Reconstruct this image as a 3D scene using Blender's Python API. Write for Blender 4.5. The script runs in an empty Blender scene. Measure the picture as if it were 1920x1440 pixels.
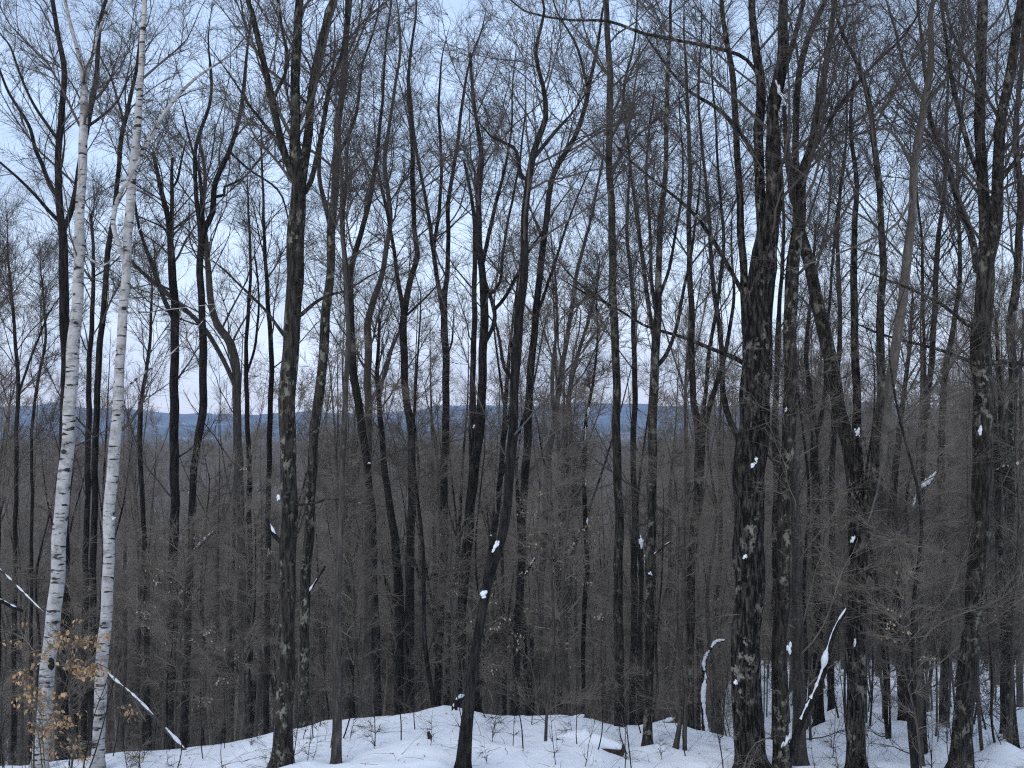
import bpy, math, random
import numpy as np
from mathutils import Vector

RNG = np.random.default_rng(7)
random.seed(7)
scene = bpy.context.scene
col = scene.collection

# ------------------------------------------------------------------ camera
F = 2600.0                       # focal length in photograph pixels (1920 wide)
HOR = 800.0                      # row of the horizon
PITCH = math.atan((HOR - 720) / F)
EYE = 6.0
cam_d = bpy.data.cameras.new('camera')
cam_d.sensor_width = 36.0
cam_d.lens = 36.0 * F / 1920.0
cam_d.clip_start = 0.1
cam_d.clip_end = 40000
cam = bpy.data.objects.new('camera', cam_d)
col.objects.link(cam)
cam.location = (0, 0, EYE)
cam.rotation_euler = (math.radians(90) + PITCH, 0, 0)
scene.camera = cam

# ------------------------------------------------------------------ sky
SUN_EL, SUN_AZ = math.radians(9), math.radians(215)
world = bpy.data.worlds.new('World')
scene.world = world
world.use_nodes = True
wn, wl = world.node_tree.nodes, world.node_tree.links
wn.clear()
w_out = wn.new('ShaderNodeOutputWorld')
w_bg = wn.new('ShaderNodeBackground')
w_bg.inputs['Strength'].default_value = 0.1
sky = wn.new('ShaderNodeTexSky')
sky.sky_type = 'NISHITA'
sky.sun_disc = False
sky.sun_elevation = SUN_EL
sky.sun_rotation = SUN_AZ
tc = wn.new('ShaderNodeTexCoord')
sep = wn.new('ShaderNodeSeparateXYZ')
wl.new(tc.outputs['Generated'], sep.inputs[0])
# cloud deck colour by height above the horizon (a pale pink strip low down, blue grey overhead)
ramp = wn.new('ShaderNodeValToRGB')
wl.new(sep.outputs['Z'], ramp.inputs[0])
els = ramp.color_ramp.elements
els[0].position = 0.0;  els[0].color = (0.74, 0.72, 0.73, 1)
els[1].position = 1.0;  els[1].color = (0.38, 0.46, 0.60, 1)
for p, c in ((0.02, (0.71, 0.71, 0.74, 1)), (0.05, (0.63, 0.69, 0.79, 1)), (0.10, (0.54, 0.64, 0.79, 1)), (0.18, (0.43, 0.55, 0.75, 1)), (0.32, (0.35, 0.46, 0.66, 1))):
    e = els.new(p); e.color = c
cmul = wn.new('ShaderNodeVectorMath'); cmul.operation = 'SCALE'
cmul.inputs[3].default_value = 10.0
wl.new(ramp.outputs[0], cmul.inputs[0])
# streaky cloud layer
mp = wn.new('ShaderNodeMapping'); mp.inputs['Scale'].default_value = (1.6, 1.6, 8.0)
wl.new(tc.outputs['Generated'], mp.inputs[0])
nz = wn.new('ShaderNodeTexNoise'); nz.inputs['Scale'].default_value = 2.6
nz.inputs['Detail'].default_value = 4; nz.inputs['Roughness'].default_value = 0.55
wl.new(mp.outputs[0], nz.inputs[0])
mr = wn.new('ShaderNodeMapRange')
mr.inputs[1].default_value = 0.3; mr.inputs[2].default_value = 0.7
mr.inputs[3].default_value = 0.74; mr.inputs[4].default_value = 1.20
wl.new(nz.outputs[0], mr.inputs[0])
csc = wn.new('ShaderNodeVectorMath'); csc.operation = 'SCALE'
wl.new(cmul.outputs[0], csc.inputs[0]); wl.new(mr.outputs[0], csc.inputs[3])
mixw = wn.new('ShaderNodeMix'); mixw.data_type = 'RGBA'
mixw.inputs[0].default_value = 0.92
wl.new(sky.outputs[0], mixw.inputs[6]); wl.new(csc.outputs[0], mixw.inputs[7])
wl.new(mixw.outputs[2], w_bg.inputs[0]); wl.new(w_bg.outputs[0], w_out.inputs[0])

# ------------------------------------------------------------------ weak sun behind thick cloud
sun_d = bpy.data.lights.new('sun', 'SUN')
sun_d.energy = 0.5
sun_d.angle = math.radians(25)
sun_d.color = (1.0, 0.95, 0.90)
sun = bpy.data.objects.new('sun', sun_d)
col.objects.link(sun)
sd = Vector((math.sin(SUN_AZ) * math.cos(SUN_EL), math.cos(SUN_AZ) * math.cos(SUN_EL), math.tan(math.radians(55)) * math.cos(SUN_EL)))
sun.rotation_euler = sd.to_track_quat('Z', 'Y').to_euler()

vs = scene.view_settings
vs.view_transform = 'Standard'; vs.look = 'None'; vs.exposure = 0.85; vs.gamma = 1.0; vs.use_curve_mapping = False
scene.render.film_transparent = False
cy = scene.cycles
cy.max_bounces = 5; cy.diffuse_bounces = 3; cy.glossy_bounces = 1; cy.transmission_bounces = 1; cy.volume_bounces = 1
cy.use_denoising = False
cy.filter_width = 1.2
cy.sample_clamp_indirect = 4.0
cy.use_adaptive_sampling = False

# ------------------------------------------------------------------ pixel helpers
CP, SP = math.cos(PITCH), math.sin(PITCH)
def ray(px, py):
    u = (px - 960) / F; v = (720 - py) / F
    return np.array([u, CP - v * SP, SP + v * CP])
def at(px, py, d):
    r = ray(px, py); r = r * (d / r[1])
    return np.array([r[0], r[1], r[2] + EYE])

# ------------------------------------------------------------------ value noise
_perm = np.random.default_rng(3).random((64, 64))
def vnoise(x, y):
    x = np.asarray(x, float); y = np.asarray(y, float)
    xi = np.floor(x).astype(int); yi = np.floor(y).astype(int)
    fx = x - xi; fy = y - yi
    fx = fx * fx * (3 - 2 * fx); fy = fy * fy * (3 - 2 * fy)
    g = lambda a, b: _perm[a % 64, b % 64]
    return (g(xi, yi) * (1 - fx) + g(xi + 1, yi) * fx) * (1 - fy) + (g(xi, yi + 1) * (1 - fx) + g(xi + 1, yi + 1) * fx) * fy - 0.5
def fbm(x, y, o=4):
    s = 0; a = 1.0
    for k in range(o):
        s = s + a * vnoise(x * 2 ** k + 17.3 * k, y * 2 ** k + 9.1 * k); a *= 0.5
    return s
def sstep(a, b, x):
    t = np.clip((np.asarray(x, float) - a) / (b - a), 0, 1); return t * t * (3 - 2 * t)

# ------------------------------------------------------------------ terrain
CREST_Y = 30.0
_cx = np.array([-900, 0, 120, 190, 300, 420, 480, 560, 640, 750, 830, 880, 940, 1060, 1110, 1170, 1250, 1300, 1380, 1450, 1540, 1620, 1700, 1755, 1800, 1860, 1920, 2900])
_cr = np.array([1480, 1446, 1434, 1418, 1416, 1402, 1386, 1368, 1356, 1345, 1327, 1334, 1350, 1344, 1354, 1372, 1366, 1374, 1386, 1398, 1396, 1402, 1406, 1396, 1408, 1392, 1414, 1440])
_cX = (_cx - 960) / F * CREST_Y
_cZ = EYE + CREST_Y * np.array([ray(960, r)[2] / ray(960, r)[1] for r in _cr])
def terrain(X, Y):
    X = np.asarray(X, float); Y = np.asarray(Y, float)
    zc = 0
    for k, wgt in ((-0.35, .25), (0, .5), (0.35, .25)):
        zc = zc + wgt * np.interp(X + k, _cX, _cZ)
    zavg = EYE - 6.6
    near_w = sstep(8, 26, Y) * (1 - sstep(36, 90, Y))
    base = zavg + (zc - zavg) * near_w
    near = base + 0.075 * np.maximum(CREST_Y - Y, 0)
    rt = sstep(5.0, 9.5, X - 0.10 * (Y - 30))
    t = np.maximum(Y - CREST_Y, 0)
    sl = 0.28 * (1 - rt) + 0.145 * rt
    tt = np.minimum(t, 150.0)
    soft = tt * tt / (tt + 0.9)
    z = near - sl * soft
    # right-hand shelf falls away farther back
    z = z - rt * 0.16 * np.clip(Y - 95, 0, 100)
    valley = EYE - 46
    z = np.where(Y > 175, np.maximum(z, valley), z)
    b = sstep(150, 260, Y)
    z = z * (1 - b) + valley * b
    # the far wooded hillside rises to just under eye level
    hill = sstep(260, 950, Y) * (17 + 6 * fbm(X / 400 + 3, 0 * X, 3)) - sstep(1000, 1500, Y) * 50
    z = z + hill
    z = z + 0.26 * fbm(X * 0.35 + 5, Y * 0.35, 3) * sstep(10, 20, Y) * (1 - sstep(25, 28, Y) * (1 - sstep(33, 37, Y)) * 0.9)
    z = z + 0.085 * fbm(X * 1.3, Y * 1.3, 4) * (1 - sstep(60, 90, Y))
    z = z + 3.0 * fbm(X / 60, Y / 60, 2) * sstep(120, 260, Y)
    return z
def ground(x, y): return float(terrain(x, y))
def hit(px, py, lo=18.0, hi=200.0):
    """distance at which a pixel's ray meets the ground"""
    r = ray(px, py); r = r / r[1]
    ds = np.linspace(lo, hi, 4000)
    below = EYE + r[2] * ds < terrain(r[0] * ds, ds)
    i = int(np.argmax(below)) if below.any() else 0
    return float(ds[i]) if below.any() else 30.0

# ------------------------------------------------------------------ materials
def newmat(name):
    m = bpy.data.materials.new(name); m.use_nodes = True
    nt = m.node_tree; nt.nodes.clear()
    o = nt.nodes.new('ShaderNodeOutputMaterial'); b = nt.nodes.new('ShaderNodeBsdfPrincipled')
    nt.links.new(b.outputs[0], o.inputs[0])
    b.inputs['Roughness'].default_value = 0.9
    b.inputs['Specular IOR Level'].default_value = 0.15
    return m, nt, b
def coords(nt, scale, rnd=True):
    tcn = nt.nodes.new('ShaderNodeTexCoord'); m = nt.nodes.new('ShaderNodeMapping')
    m.inputs['Scale'].default_value = scale
    if rnd:
        oi = nt.nodes.new('ShaderNodeObjectInfo'); mu = nt.nodes.new('ShaderNodeVectorMath'); mu.operation = 'SCALE'
        cb = nt.nodes.new('ShaderNodeCombineXYZ')
        for i in range(3): cb.inputs[i].default_value = (31.0, 17.0, 53.0)[i]
        nt.links.new(cb.outputs[0], mu.inputs[0]); nt.links.new(oi.outputs['Random'], mu.inputs[3])
        nt.links.new(mu.outputs[0], m.inputs['Location'])
    nt.links.new(tcn.outputs['Object'], m.inputs[0]); return m.outputs[0]
def noise(nt, vec, scale, detail=4, rough=0.6):
    n = nt.nodes.new('ShaderNodeTexNoise'); n.inputs['Scale'].default_value = scale
    n.inputs['Detail'].default_value = detail; n.inputs['Roughness'].default_value = rough
    nt.links.new(vec, n.inputs['Vector']); return n.outputs['Fac']
def cramp(nt, fac, stops):
    r = nt.nodes.new('ShaderNodeValToRGB'); e = r.color_ramp.elements
    e[0].position, e[0].color = stops[0][0], (*stops[0][1], 1)
    e[1].position, e[1].color = stops[-1][0], (*stops[-1][1], 1)
    for p, c in stops[1:-1]:
        x = e.new(p); x.color = (*c, 1)
    nt.links.new(fac, r.inputs[0]); return r.outputs[0]
def mixc(nt, fac, a, b):
    m = nt.nodes.new('ShaderNodeMix'); m.data_type = 'RGBA'
    for s, v in ((0, fac), (6, a), (7, b)):
        if hasattr(v, 'default_value') or hasattr(v, 'is_linked'): nt.links.new(v, m.inputs[s])
        elif s == 0: m.inputs[0].default_value = v
        else: m.inputs[s].default_value = (*v, 1)
    return m.outputs[2]
def bump(nt, bsdf, h, strength, dist):
    b = nt.nodes.new('ShaderNodeBump'); b.inputs['Strength'].default_value = strength; b.inputs['Distance'].default_value = dist
    nt.links.new(h, b.inputs['Height']); nt.links.new(b.outputs[0], bsdf.inputs['Normal'])
def g1(v): return (v, v, v)

def bark(name, dark, light, lichen, lo, hi, fiss=1.0, sh=0.0):
    m, nt, b = newmat(name)
    v = coords(nt, (9, 9, 1.6)); n1 = noise(nt, v, 2.2, 6, 0.65)
    c = cramp(nt, n1, [(0.40 + sh, dark), (0.52 + sh, tuple(a * 0.6 + c2 * 0.4 for a, c2 in zip(dark, light))), (0.64 + sh, light)])
    v2 = coords(nt, (1, 1, 0.75)); n2 = noise(nt, v2, 7.5, 6, 0.72)
    patch = cramp(nt, n2, [(lo, g1(0)), (hi, g1(1))])
    n4 = noise(nt, coords(nt, (1, 1, 0.6)), 1.7, 3)
    mk = nt.nodes.new('ShaderNodeMath'); mk.operation = 'MULTIPLY'
    nt.links.new(patch, mk.inputs[0]); nt.links.new(cramp(nt, n4, [(0.43, g1(0)), (0.58, g1(0.85))]), mk.inputs[1])
    c = mixc(nt, mk.outputs[0], c, lichen)
    n3 = noise(nt, coords(nt, (1, 1, 0.35)), 0.9, 2)
    tone = cramp(nt, n3, [(0.3, g1(0.65)), (0.7, g1(1.15))])
    mm = nt.nodes.new('ShaderNodeMix'); mm.data_type = 'RGBA'; mm.blend_type = 'MULTIPLY'; mm.inputs[0].default_value = 1
    nt.links.new(c, mm.inputs[6]); nt.links.new(tone, mm.inputs[7])
    nt.links.new(mm.outputs[2], b.inputs['Base Color'])
    bump(nt, b, n1, 0.9 * fiss, 0.03)
    return m
MAT = {}
MAT['maple'] = bark('bark_maple', (0.009, 0.008, 0.0065), (0.070, 0.060, 0.049), (0.25, 0.24, 0.185), 0.53, 0.58)
MAT['rough'] = bark('bark_rough_maple', (0.004, 0.0035, 0.003), (0.105, 0.090, 0.076), (0.27, 0.24, 0.20), 0.54, 0.59, 1.4, 0.05)
MAT['dark'] = bark('bark_dark', (0.008, 0.007, 0.0065), (0.044, 0.038, 0.033), (0.13, 0.12, 0.10), 0.61, 0.69)
MAT['beech'] = bark('bark_beech', (0.055, 0.047, 0.040), (0.125, 0.110, 0.092), (0.19, 0.18, 0.145), 0.58, 0.68, 0.4)
MAT['mid'] = bark('bark_grey', (0.045, 0.039, 0.034), (0.115, 0.10, 0.085), (0.18, 0.17, 0.14), 0.58, 0.68, 0.6)
MAT['pale'] = bark('bark_pale', (0.13, 0.113, 0.093), (0.24, 0.213, 0.18), (0.30, 0.275, 0.23), 0.57, 0.68, 0.3)
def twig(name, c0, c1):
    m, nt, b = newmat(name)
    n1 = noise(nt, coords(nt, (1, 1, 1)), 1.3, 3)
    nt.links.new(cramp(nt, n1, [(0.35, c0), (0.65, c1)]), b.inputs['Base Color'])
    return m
MAT['twig'] = twig('twig_bark', (0.058, 0.049, 0.043), (0.118, 0.099, 0.085))
MAT['twig_light'] = twig('twig_pale_bark', (0.15, 0.126, 0.10), (0.24, 0.204, 0.163))
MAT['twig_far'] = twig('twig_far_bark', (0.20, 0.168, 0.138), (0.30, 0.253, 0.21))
# white birch bark
m, nt, b = newmat('bark_birch')
v = coords(nt, (2.4, 2.4, 11.0)); n1 = noise(nt, v, 1.25, 4, 0.55)
len_ = cramp(nt, n1, [(0.575, g1(0)), (0.615, g1(1))])
n2 = noise(nt, coords(nt, (2, 2, 1.2)), 3.0, 5, 0.7)
base = cramp(nt, n2, [(0.3, (0.20, 0.19, 0.175)), (0.42, (0.42, 0.40, 0.375)), (0.52, (0.47, 0.45, 0.425)), (0.7, (0.60, 0.58, 0.555))])
n3 = noise(nt, coords(nt, (6, 6, 60)), 2.0, 3, 0.6)
fine = cramp(nt, n3, [(0.60, g1(0)), (0.68, g1(1))])
c = mixc(nt, fine, base, (0.26, 0.23, 0.21))
n5 = noise(nt, coords(nt, (2.2, 2.2, 4.5)), 1.1, 3, 0.5)
c = mixc(nt, cramp(nt, n5, [(0.52, g1(0)), (0.66, g1(0.7))]), c, (0.17, 0.155, 0.14))
n6 = noise(nt, coords(nt, (1.5, 1.5, 1.1)), 1.6, 3, 0.6)
mk = nt.nodes.new('ShaderNodeMath'); mk.operation = 'MULTIPLY'
nt.links.new(len_, mk.inputs[0]); nt.links.new(cramp(nt, n6, [(0.34, g1(0.35)), (0.46, g1(1))]), mk.inputs[1])
c = mixc(nt, mk.outputs[0], c, (0.035, 0.030, 0.028))
c = mixc(nt, cramp(nt, n5, [(0.67, g1(0)), (0.70, g1(1))]), c, (0.03, 0.027, 0.025))
nt.links.new(c, b.inputs['Base Color']); b.inputs['Roughness'].default_value = 0.7
bump(nt, b, n1, 0.5, 0.02)
MAT['birch'] = m
# snow
m, nt, b = newmat('snow')
n1 = noise(nt, coords(nt, (1, 1, 1), False), 2.5, 8, 0.6)
nt.links.new(cramp(nt, n1, [(0.3, (0.80, 0.82, 0.86)), (0.7, (0.88, 0.89, 0.91))]), b.inputs['Base Color'])
bump(nt, b, n1, 0.5, 0.10); b.inputs['Roughness'].default_value = 0.65
MAT['snow'] = m
# dead beech leaves
m, nt, b = newmat('dead_leaf')
n1 = noise(nt, coords(nt, (1, 1, 1)), 9, 2)
nt.links.new(cramp(nt, n1, [(0.35, (0.30, 0.15, 0.06)), (0.5, (0.46, 0.28, 0.14)), (0.65, (0.58, 0.43, 0.28))]), b.inputs['Base Color'])
MAT['leaf'] = m
m, nt, b = newmat('dead_leaf_pale')
n1 = noise(nt, coords(nt, (1, 1, 1)), 9, 2)
nt.links.new(cramp(nt, n1, [(0.35, (0.36, 0.25, 0.15)), (0.65, (0.55, 0.47, 0.37))]), b.inputs['Base Color'])
MAT['leaf_pale'] = m
# rotten wood
MAT['wood'] = bark('rotten_wood', (0.02, 0.015, 0.012), (0.13, 0.09, 0.065), (0.2, 0.16, 0.12), 0.6, 0.7)
# forested mountain
m, nt, b = newmat('mountain_forest')
n1 = noise(nt, coords(nt, (1, 1, 1), False), 0.004, 8, 0.65)
nt.links.new(cramp(nt, n1, [(0.35, (0.045, 0.05, 0.055)), (0.55, (0.09, 0.095, 0.10)), (0.72, (0.30, 0.31, 0.33))]), b.inputs['Base Color'])
MAT['mountain'] = m

# ------------------------------------------------------------------ mesh helpers
def mesh_from(name, V, Fq, mat, smooth=True, tris=None):
    me = bpy.data.meshes.new(name)
    V = np.asarray(V, np.float32).reshape(-1, 3)
    Fq = np.asarray(Fq, np.int32).reshape(-1, 4)
    nq = len(Fq); nt_ = 0 if tris is None else len(tris)
    me.vertices.add(len(V)); me.vertices.foreach_set('co', V.ravel())
    loops = Fq.ravel() if nt_ == 0 else np.concatenate([Fq.ravel(), np.asarray(tris, np.int32).ravel()])
    me.loops.add(len(loops)); me.loops.foreach_set('vertex_index', loops)
    me.polygons.add(nq + nt_)
    st = np.concatenate([np.arange(nq) * 4, nq * 4 + np.arange(nt_) * 3]).astype(np.int32)
    me.polygons.foreach_set('loop_start', st)
    me.update(calc_edges=True)
    if smooth: me.polygons.foreach_set('use_smooth', np.ones(nq + nt_, bool))
    me.materials.append(mat)
    return me
def obj(name, me, parent=None, loc=(0, 0, 0)):
    o = bpy.data.objects.new(name, me); col.objects.link(o)
    o.location = tuple(float(c) for c in loc)
    if parent: o.parent = parent
    return o
def tag(o, label=None, cat=None, group=None, kind=None):
    if label: o['label'] = label
    if cat: o['category'] = cat
    if group: o['group'] = group
    if kind: o['kind'] = kind
    return o
def empty(name, loc):
    o = bpy.data.objects.new(name, None); col.objects.link(o)
    o.location = tuple(float(c) for c in loc); o.empty_display_size = 0.3; return o
def nrm(v): return v / np.maximum(np.linalg.norm(v, axis=-1, keepdims=True), 1e-9)
def frames(P):
    T = np.gradient(P, axis=1); T = nrm(T)
    mean = nrm(P[:, -1] - P[:, 0])
    ref = np.where(np.abs(mean[:, 2:3]) > 0.8, np.array([[1.0, 0, 0]]), np.array([[0, 0, 1.0]]))
    ref = np.repeat(ref[:, None, :], P.shape[1], 1)
    U = nrm(ref - T * (ref * T).sum(-1, keepdims=True)); W = np.cross(T, U)
    return T, U, W
def tubes(P, R, S, off=0, wob=None, cap=False):
    """P (N,K,3) polylines, R (N,K) radii -> verts, quads"""
    N, K, _ = P.shape
    T, U, W = frames(P)
    a = np.arange(S) * 2 * np.pi / S
    rr = R[:, :, None] * (np.ones(S) if wob is None else wob)
    V = P[:, :, None, :] + rr[..., None] * (np.cos(a)[:, None] * U[:, :, None, :] + np.sin(a)[:, None] * W[:, :, None, :])
    n = np.arange(N)[:, None, None] * K * S; k = np.arange(K - 1)[None, :, None] * S; s = np.arange(S)[None, None, :]
    s2 = (s + 1) % S
    Q = np.stack([n + k + s, n + k + s2, n + k + S + s2, n + k + S + s], -1).reshape(-1, 4) + off
    return V.reshape(-1, 3), Q
def catmull(pts, step, rad):
    """resample a hand-placed polyline (M,3) with radii to even steps"""
    pts = np.asarray(pts, float); rad = np.asarray(rad, float)
    M = len(pts)
    if M == 2:
        n = max(3, int(np.linalg.norm(pts[1] - pts[0]) / step)); t = np.linspace(0, 1, n)[:, None]
        return pts[0] * (1 - t) + pts[1] * t, rad[0] * (1 - t[:, 0]) + rad[1] * t[:, 0]
    e = np.vstack([2 * pts[0] - pts[1], pts, 2 * pts[-1] - pts[-2]])
    out, ro = [], []
    for i in range(M - 1):
        p0, p1, p2, p3 = e[i:i + 4]
        n = max(2, int(np.linalg.norm(p2 - p1) / step))
        t = np.linspace(0, 1, n, endpoint=(i == M - 2))[:, None]
        out.append(0.5 * (2 * p1 + (p2 - p0) * t + (2 * p0 - 5 * p1 + 4 * p2 - p3) * t ** 2 + (3 * p1 - p0 - 3 * p2 + p3) * t ** 3))
        ro.append(rad[i] * (1 - t[:, 0]) + rad[i + 1] * t[:, 0])
    return np.vstack(out), np.concatenate(ro)

# ------------------------------------------------------------------ branching, a whole level at a time
def spawn(P, R, idx, t, ang, length, r0, K, up, wander, rng, flat=1.0, side=None):
    n = len(idx); Kp = P.shape[1]
    f = t * (Kp - 1); i = np.minimum(f.astype(int), Kp - 2); w = (f - i)[:, None]
    a, b_ = P[idx, i], P[idx, i + 1]
    pos = a * (1 - w) + b_ * w; tan = nrm(b_ - a)
    rv = rng.normal(size=(n, 3)); rv[:, 2] *= flat
    perp = nrm(rv - tan * (rv * tan).sum(-1, keepdims=True))
    d = nrm(np.cos(ang)[:, None] * tan + np.sin(ang)[:, None] * perp)
    out = np.empty((n, K, 3)); out[:, 0] = pos
    stp = (length / (K - 1))[:, None]
    for k in range(1, K):
        d = d + rng.normal(size=(n, 3)) * wander
        d[:, 2] += up
        d = nrm(d); out[:, k] = out[:, k - 1] + d * stp
    s = np.linspace(0, 1, K)[None, :]
    rad = r0[:, None] * (1 - 0.8 * s)
    return out, rad
def stack(stems, K=40):
    """resample stems of different lengths to (N,K,3)"""
    Ps, Rs = [], []
    for p, r in stems:
        s = np.concatenate([[0], np.cumsum(np.linalg.norm(np.diff(p, axis=0), axis=1))]); s /= s[-1]
        q = np.linspace(0, 1, K)
        Ps.append(np.stack([np.interp(q, s, p[:, c]) for c in range(3)], -1)); Rs.append(np.interp(q, s, r))
    return np.array(Ps), np.array(Rs)
def crown_mesh(name, stems, zlo, zfull, n1, n2, n3, mat, rng, len1=(1.6, 4.2), ang1=(0.5, 1.0), up1=0.06, flat=1.0, rmul=1.0, twl=(0.35, 0.95), len2=0.42, tw_r=0.0042, lowfrac=0.1, up3=0.04, K3=3):
    """branches, side branches and twigs on a set of stems"""
    P, R = stack(stems)
    L = np.linalg.norm(np.diff(P, axis=1), axis=2).sum(1)
    wt = np.zeros(P.shape[:2])
    z = P[:, :, 2]
    wt = np.clip((z - zlo) / max(zfull - zlo, 0.1), 0, 1) ** 1.3 + lowfrac * (z > zlo - 4)
    wt *= L[:, None]; wt[:, 0] *= 0.3
    pr = (wt / wt.sum()).ravel()
    pick = rng.choice(P.shape[0] * P.shape[1], n1, p=pr)
    idx = pick // P.shape[1]; t = np.clip((pick % P.shape[1] + rng.random(n1)) / (P.shape[1] - 1), 0, 0.995)
    rs = R[idx, np.minimum((t * (P.shape[1] - 1)).astype(int), P.shape[1] - 1)]
    ln = rng.uniform(*len1, n1) * np.clip(rs / 0.06, 0.45, 1.25) * (0.75 + 0.5 * rng.random(n1))
    r0 = np.clip(rs * rng.uniform(0.18, 0.42, n1), 0.0075, 0.04) * rmul
    P1, R1 = spawn(P, R, idx, t, rng.uniform(*ang1, n1), ln, r0, 8, up1, 0.13, rng, flat)
    m2 = n1 * n2
    i2 = rng.choice(n1, m2, p=ln / ln.sum()); t2 = rng.uniform(0.15, 0.98, m2)
    l2 = ln[i2] * len2 * rng.uniform(0.5, 1.2, m2) * (1.1 - 0.6 * t2)
    r2 = np.clip(r0[i2] * (1 - 0.7 * t2) * 0.6, 0.0055, 0.02) * rmul
    P2, R2 = spawn(P1, R1, i2, t2, rng.uniform(0.45, 0.95, m2), l2, r2, 5, up3, 0.16, rng, flat)
    m3 = int(m2 * n3 * (2.15 if K3 == 2 else 1.25))
    if K3 == 2: twl = (twl[0] * 0.8, twl[1] * 0.8)
    i3 = rng.choice(m2, m3, p=l2 / l2.sum()); t3 = rng.uniform(0.1, 1.0, m3) * 0.995
    l3 = rng.uniform(*twl, m3) * (1.1 - 0.5 * t3)
    P3, R3 = spawn(P2, R2, i3, t3, rng.uniform(0.4, 0.95, m3), l3, np.full(m3, tw_r) * rmul, K3, up3, 0.2, rng, flat)
    m4 = m3 // 5
    i4 = rng.choice(n1, m4); t4 = rng.uniform(0.2, 1.0, m4) * 0.995
    P4, R4 = spawn(P1, R1, i4, t4, rng.uniform(0.4, 0.95, m4), rng.uniform(*twl, m4), np.full(m4, tw_r) * rmul, K3, up3, 0.2, rng, flat)
    V, Q = [], []; off = 0
    for (p, r, s) in ((P1, R1, 4), (P2, R2, 3), (P3, R3, 3), (P4, R4, 3)):
        v, q = tubes(p, r, s, off); V.append(v); Q.append(q); off += len(v)
    return mesh_from(name, np.vstack(V), np.vstack(Q), mat), (P1, P2, P3)
def stem_mesh(name, p, r, S, mat, rng, rough=0.05, cap=True):
    K = len(p)
    s = np.concatenate([[0], np.cumsum(np.linalg.norm(np.diff(p, axis=0), axis=1))])
    a = np.arange(S)
    o = rng.random(2) * 40
    w = 1 + rough * 2 * (vnoise(a[None, :] * 0.9 + o[0] + 0 * s[:, None], s[:, None] * 1.2 + o[1]) + 0.6 * vnoise(a[None, :] * 2.1 + o[1], s[:, None] * 4.0 + o[0]))
    w[:, -1] = 0.5 * (w[:, -2] + w[:, 0])
    if name == 'trunk': w = w + 0.30 * np.exp(-s / 0.32)[:, None] * np.sin(a * 2 * math.pi / S * (4 if S > 9 else 3) + o[0])[None, :]
    V, Q = tubes(p[None], r[None], S, 0, w[None])
    tris = None
    if cap:
        V = np.vstack([V, p[-1][None] + 0.3 * r[-1] * nrm(p[-1] - p[-2])[None]])
        c = len(V) - 1; b0 = (K - 1) * S
        tris = [(b0 + k, b0 + (k + 1) % S, c) for k in range(S)]
    return mesh_from(name, V, Q, mat, True, tris)

# ------------------------------------------------------------------ ground
def build_ground():
    side = 15 * np.exp(np.linspace(0, math.log(400), 75))
    gx = np.concatenate([-side[::-1], np.linspace(-15, 15, 210)[1:-1], side])
    gy = np.concatenate([np.linspace(-6, 22, 24)[:-1], np.linspace(22, 36, 110)[:-1], np.linspace(36, 60, 50)[:-1], 60 + (np.exp(np.linspace(0, 1, 90)) - 1) / (math.e - 1) * 240, 300 + (np.linspace(0, 1, 60)[1:] ** 1.6) * 8700])
    X, Y = np.meshgrid(gx, gy)
    Z = terrain(X, Y)
    # wells in the snow and low drifted collars round the trunks
    rg = np.random.default_rng(12)
    for root, built in TREES:
        x0, y0 = root.location[:2]
        if y0 < 50 and abs(x0) < 18:
            r0 = float(built[0][1][3])
            D = np.hypot(X - x0, Y - y0)
            Z = Z - 0.10 * np.exp(-(D / (r0 + 0.18)) ** 2) + rg.uniform(0.03, 0.09) * np.exp(-((D - r0 - 0.55) / 0.3) ** 2) * (0.6 + 0.8 * vnoise(X * 1.5 + x0, Y * 1.5))
    for x0, y0, h, w in ((8.95, 29.0, 0.30, 0.35), (10.0, 28.6, 0.34, 0.4), (-5.2, 28.2, 0.18, 0.3), (6.4, 28.7, 0.2, 0.4), (-0.9, 28.0, 0.10, 0.8), (-2.6, 26.6, 0.08, 0.6), (1.5, 26.2, 0.10, 0.7)):
        Z = Z + h * np.exp(-(((X - x0) / w) ** 2 + ((Y - y0) / (w * 1.2)) ** 2))
    V = np.stack([X, Y, Z], -1).reshape(-1, 3)
    ny, nx = X.shape
    i = (np.arange(ny - 1)[:, None] * nx + np.arange(nx - 1)[None, :]).ravel()
    Q = np.stack([i, i + 1, i + nx + 1, i + nx], -1)
    o = obj('ground', mesh_from('ground', V, Q, MAT['snow']))
    tag(o, 'snow covered ground sloping away into the forest', None, None, 'structure')
def build_mountain(name, Y0, rows, label, seed, depth):
    xs = np.linspace(-0.62, 0.62, 260) * Y0
    prof_x = np.array([p[0] for p in rows]); prof_r = np.array([p[1] for p in rows])
    px = xs / Y0 * F + 960
    top = EYE + (HOR - np.interp(px, prof_x, prof_r)) / F * Y0 + fbm(xs / 260 + seed, 0 * xs, 4) * Y0 * 0.0055
    n = 26
    V = []
    for k in range(n):
        s = k / (n - 1)
        y = Y0 - depth * (1 - s)
        zz = (EYE - 60) + (top - EYE + 60) * (s ** 0.8) + fbm(xs / 300 + seed, 0 * xs + s * 5, 4) * 40 * math.sin(math.pi * s)
        V.append(np.stack([xs, 0 * xs + y, zz], -1))
    V.append(np.stack([xs, 0 * xs + Y0 + depth, 0 * xs + EYE - 80], -1))
    n += 1
    nx = len(xs)
    i = (np.arange(n - 1)[:, None] * nx + np.arange(nx - 1)[None, :]).ravel()
    o = obj(name, mesh_from(name, np.array(V), np.stack([i, i + 1, i + nx + 1, i + nx], -1), MAT['mountain']))
    tag(o, label, None, None, 'structure')
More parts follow.
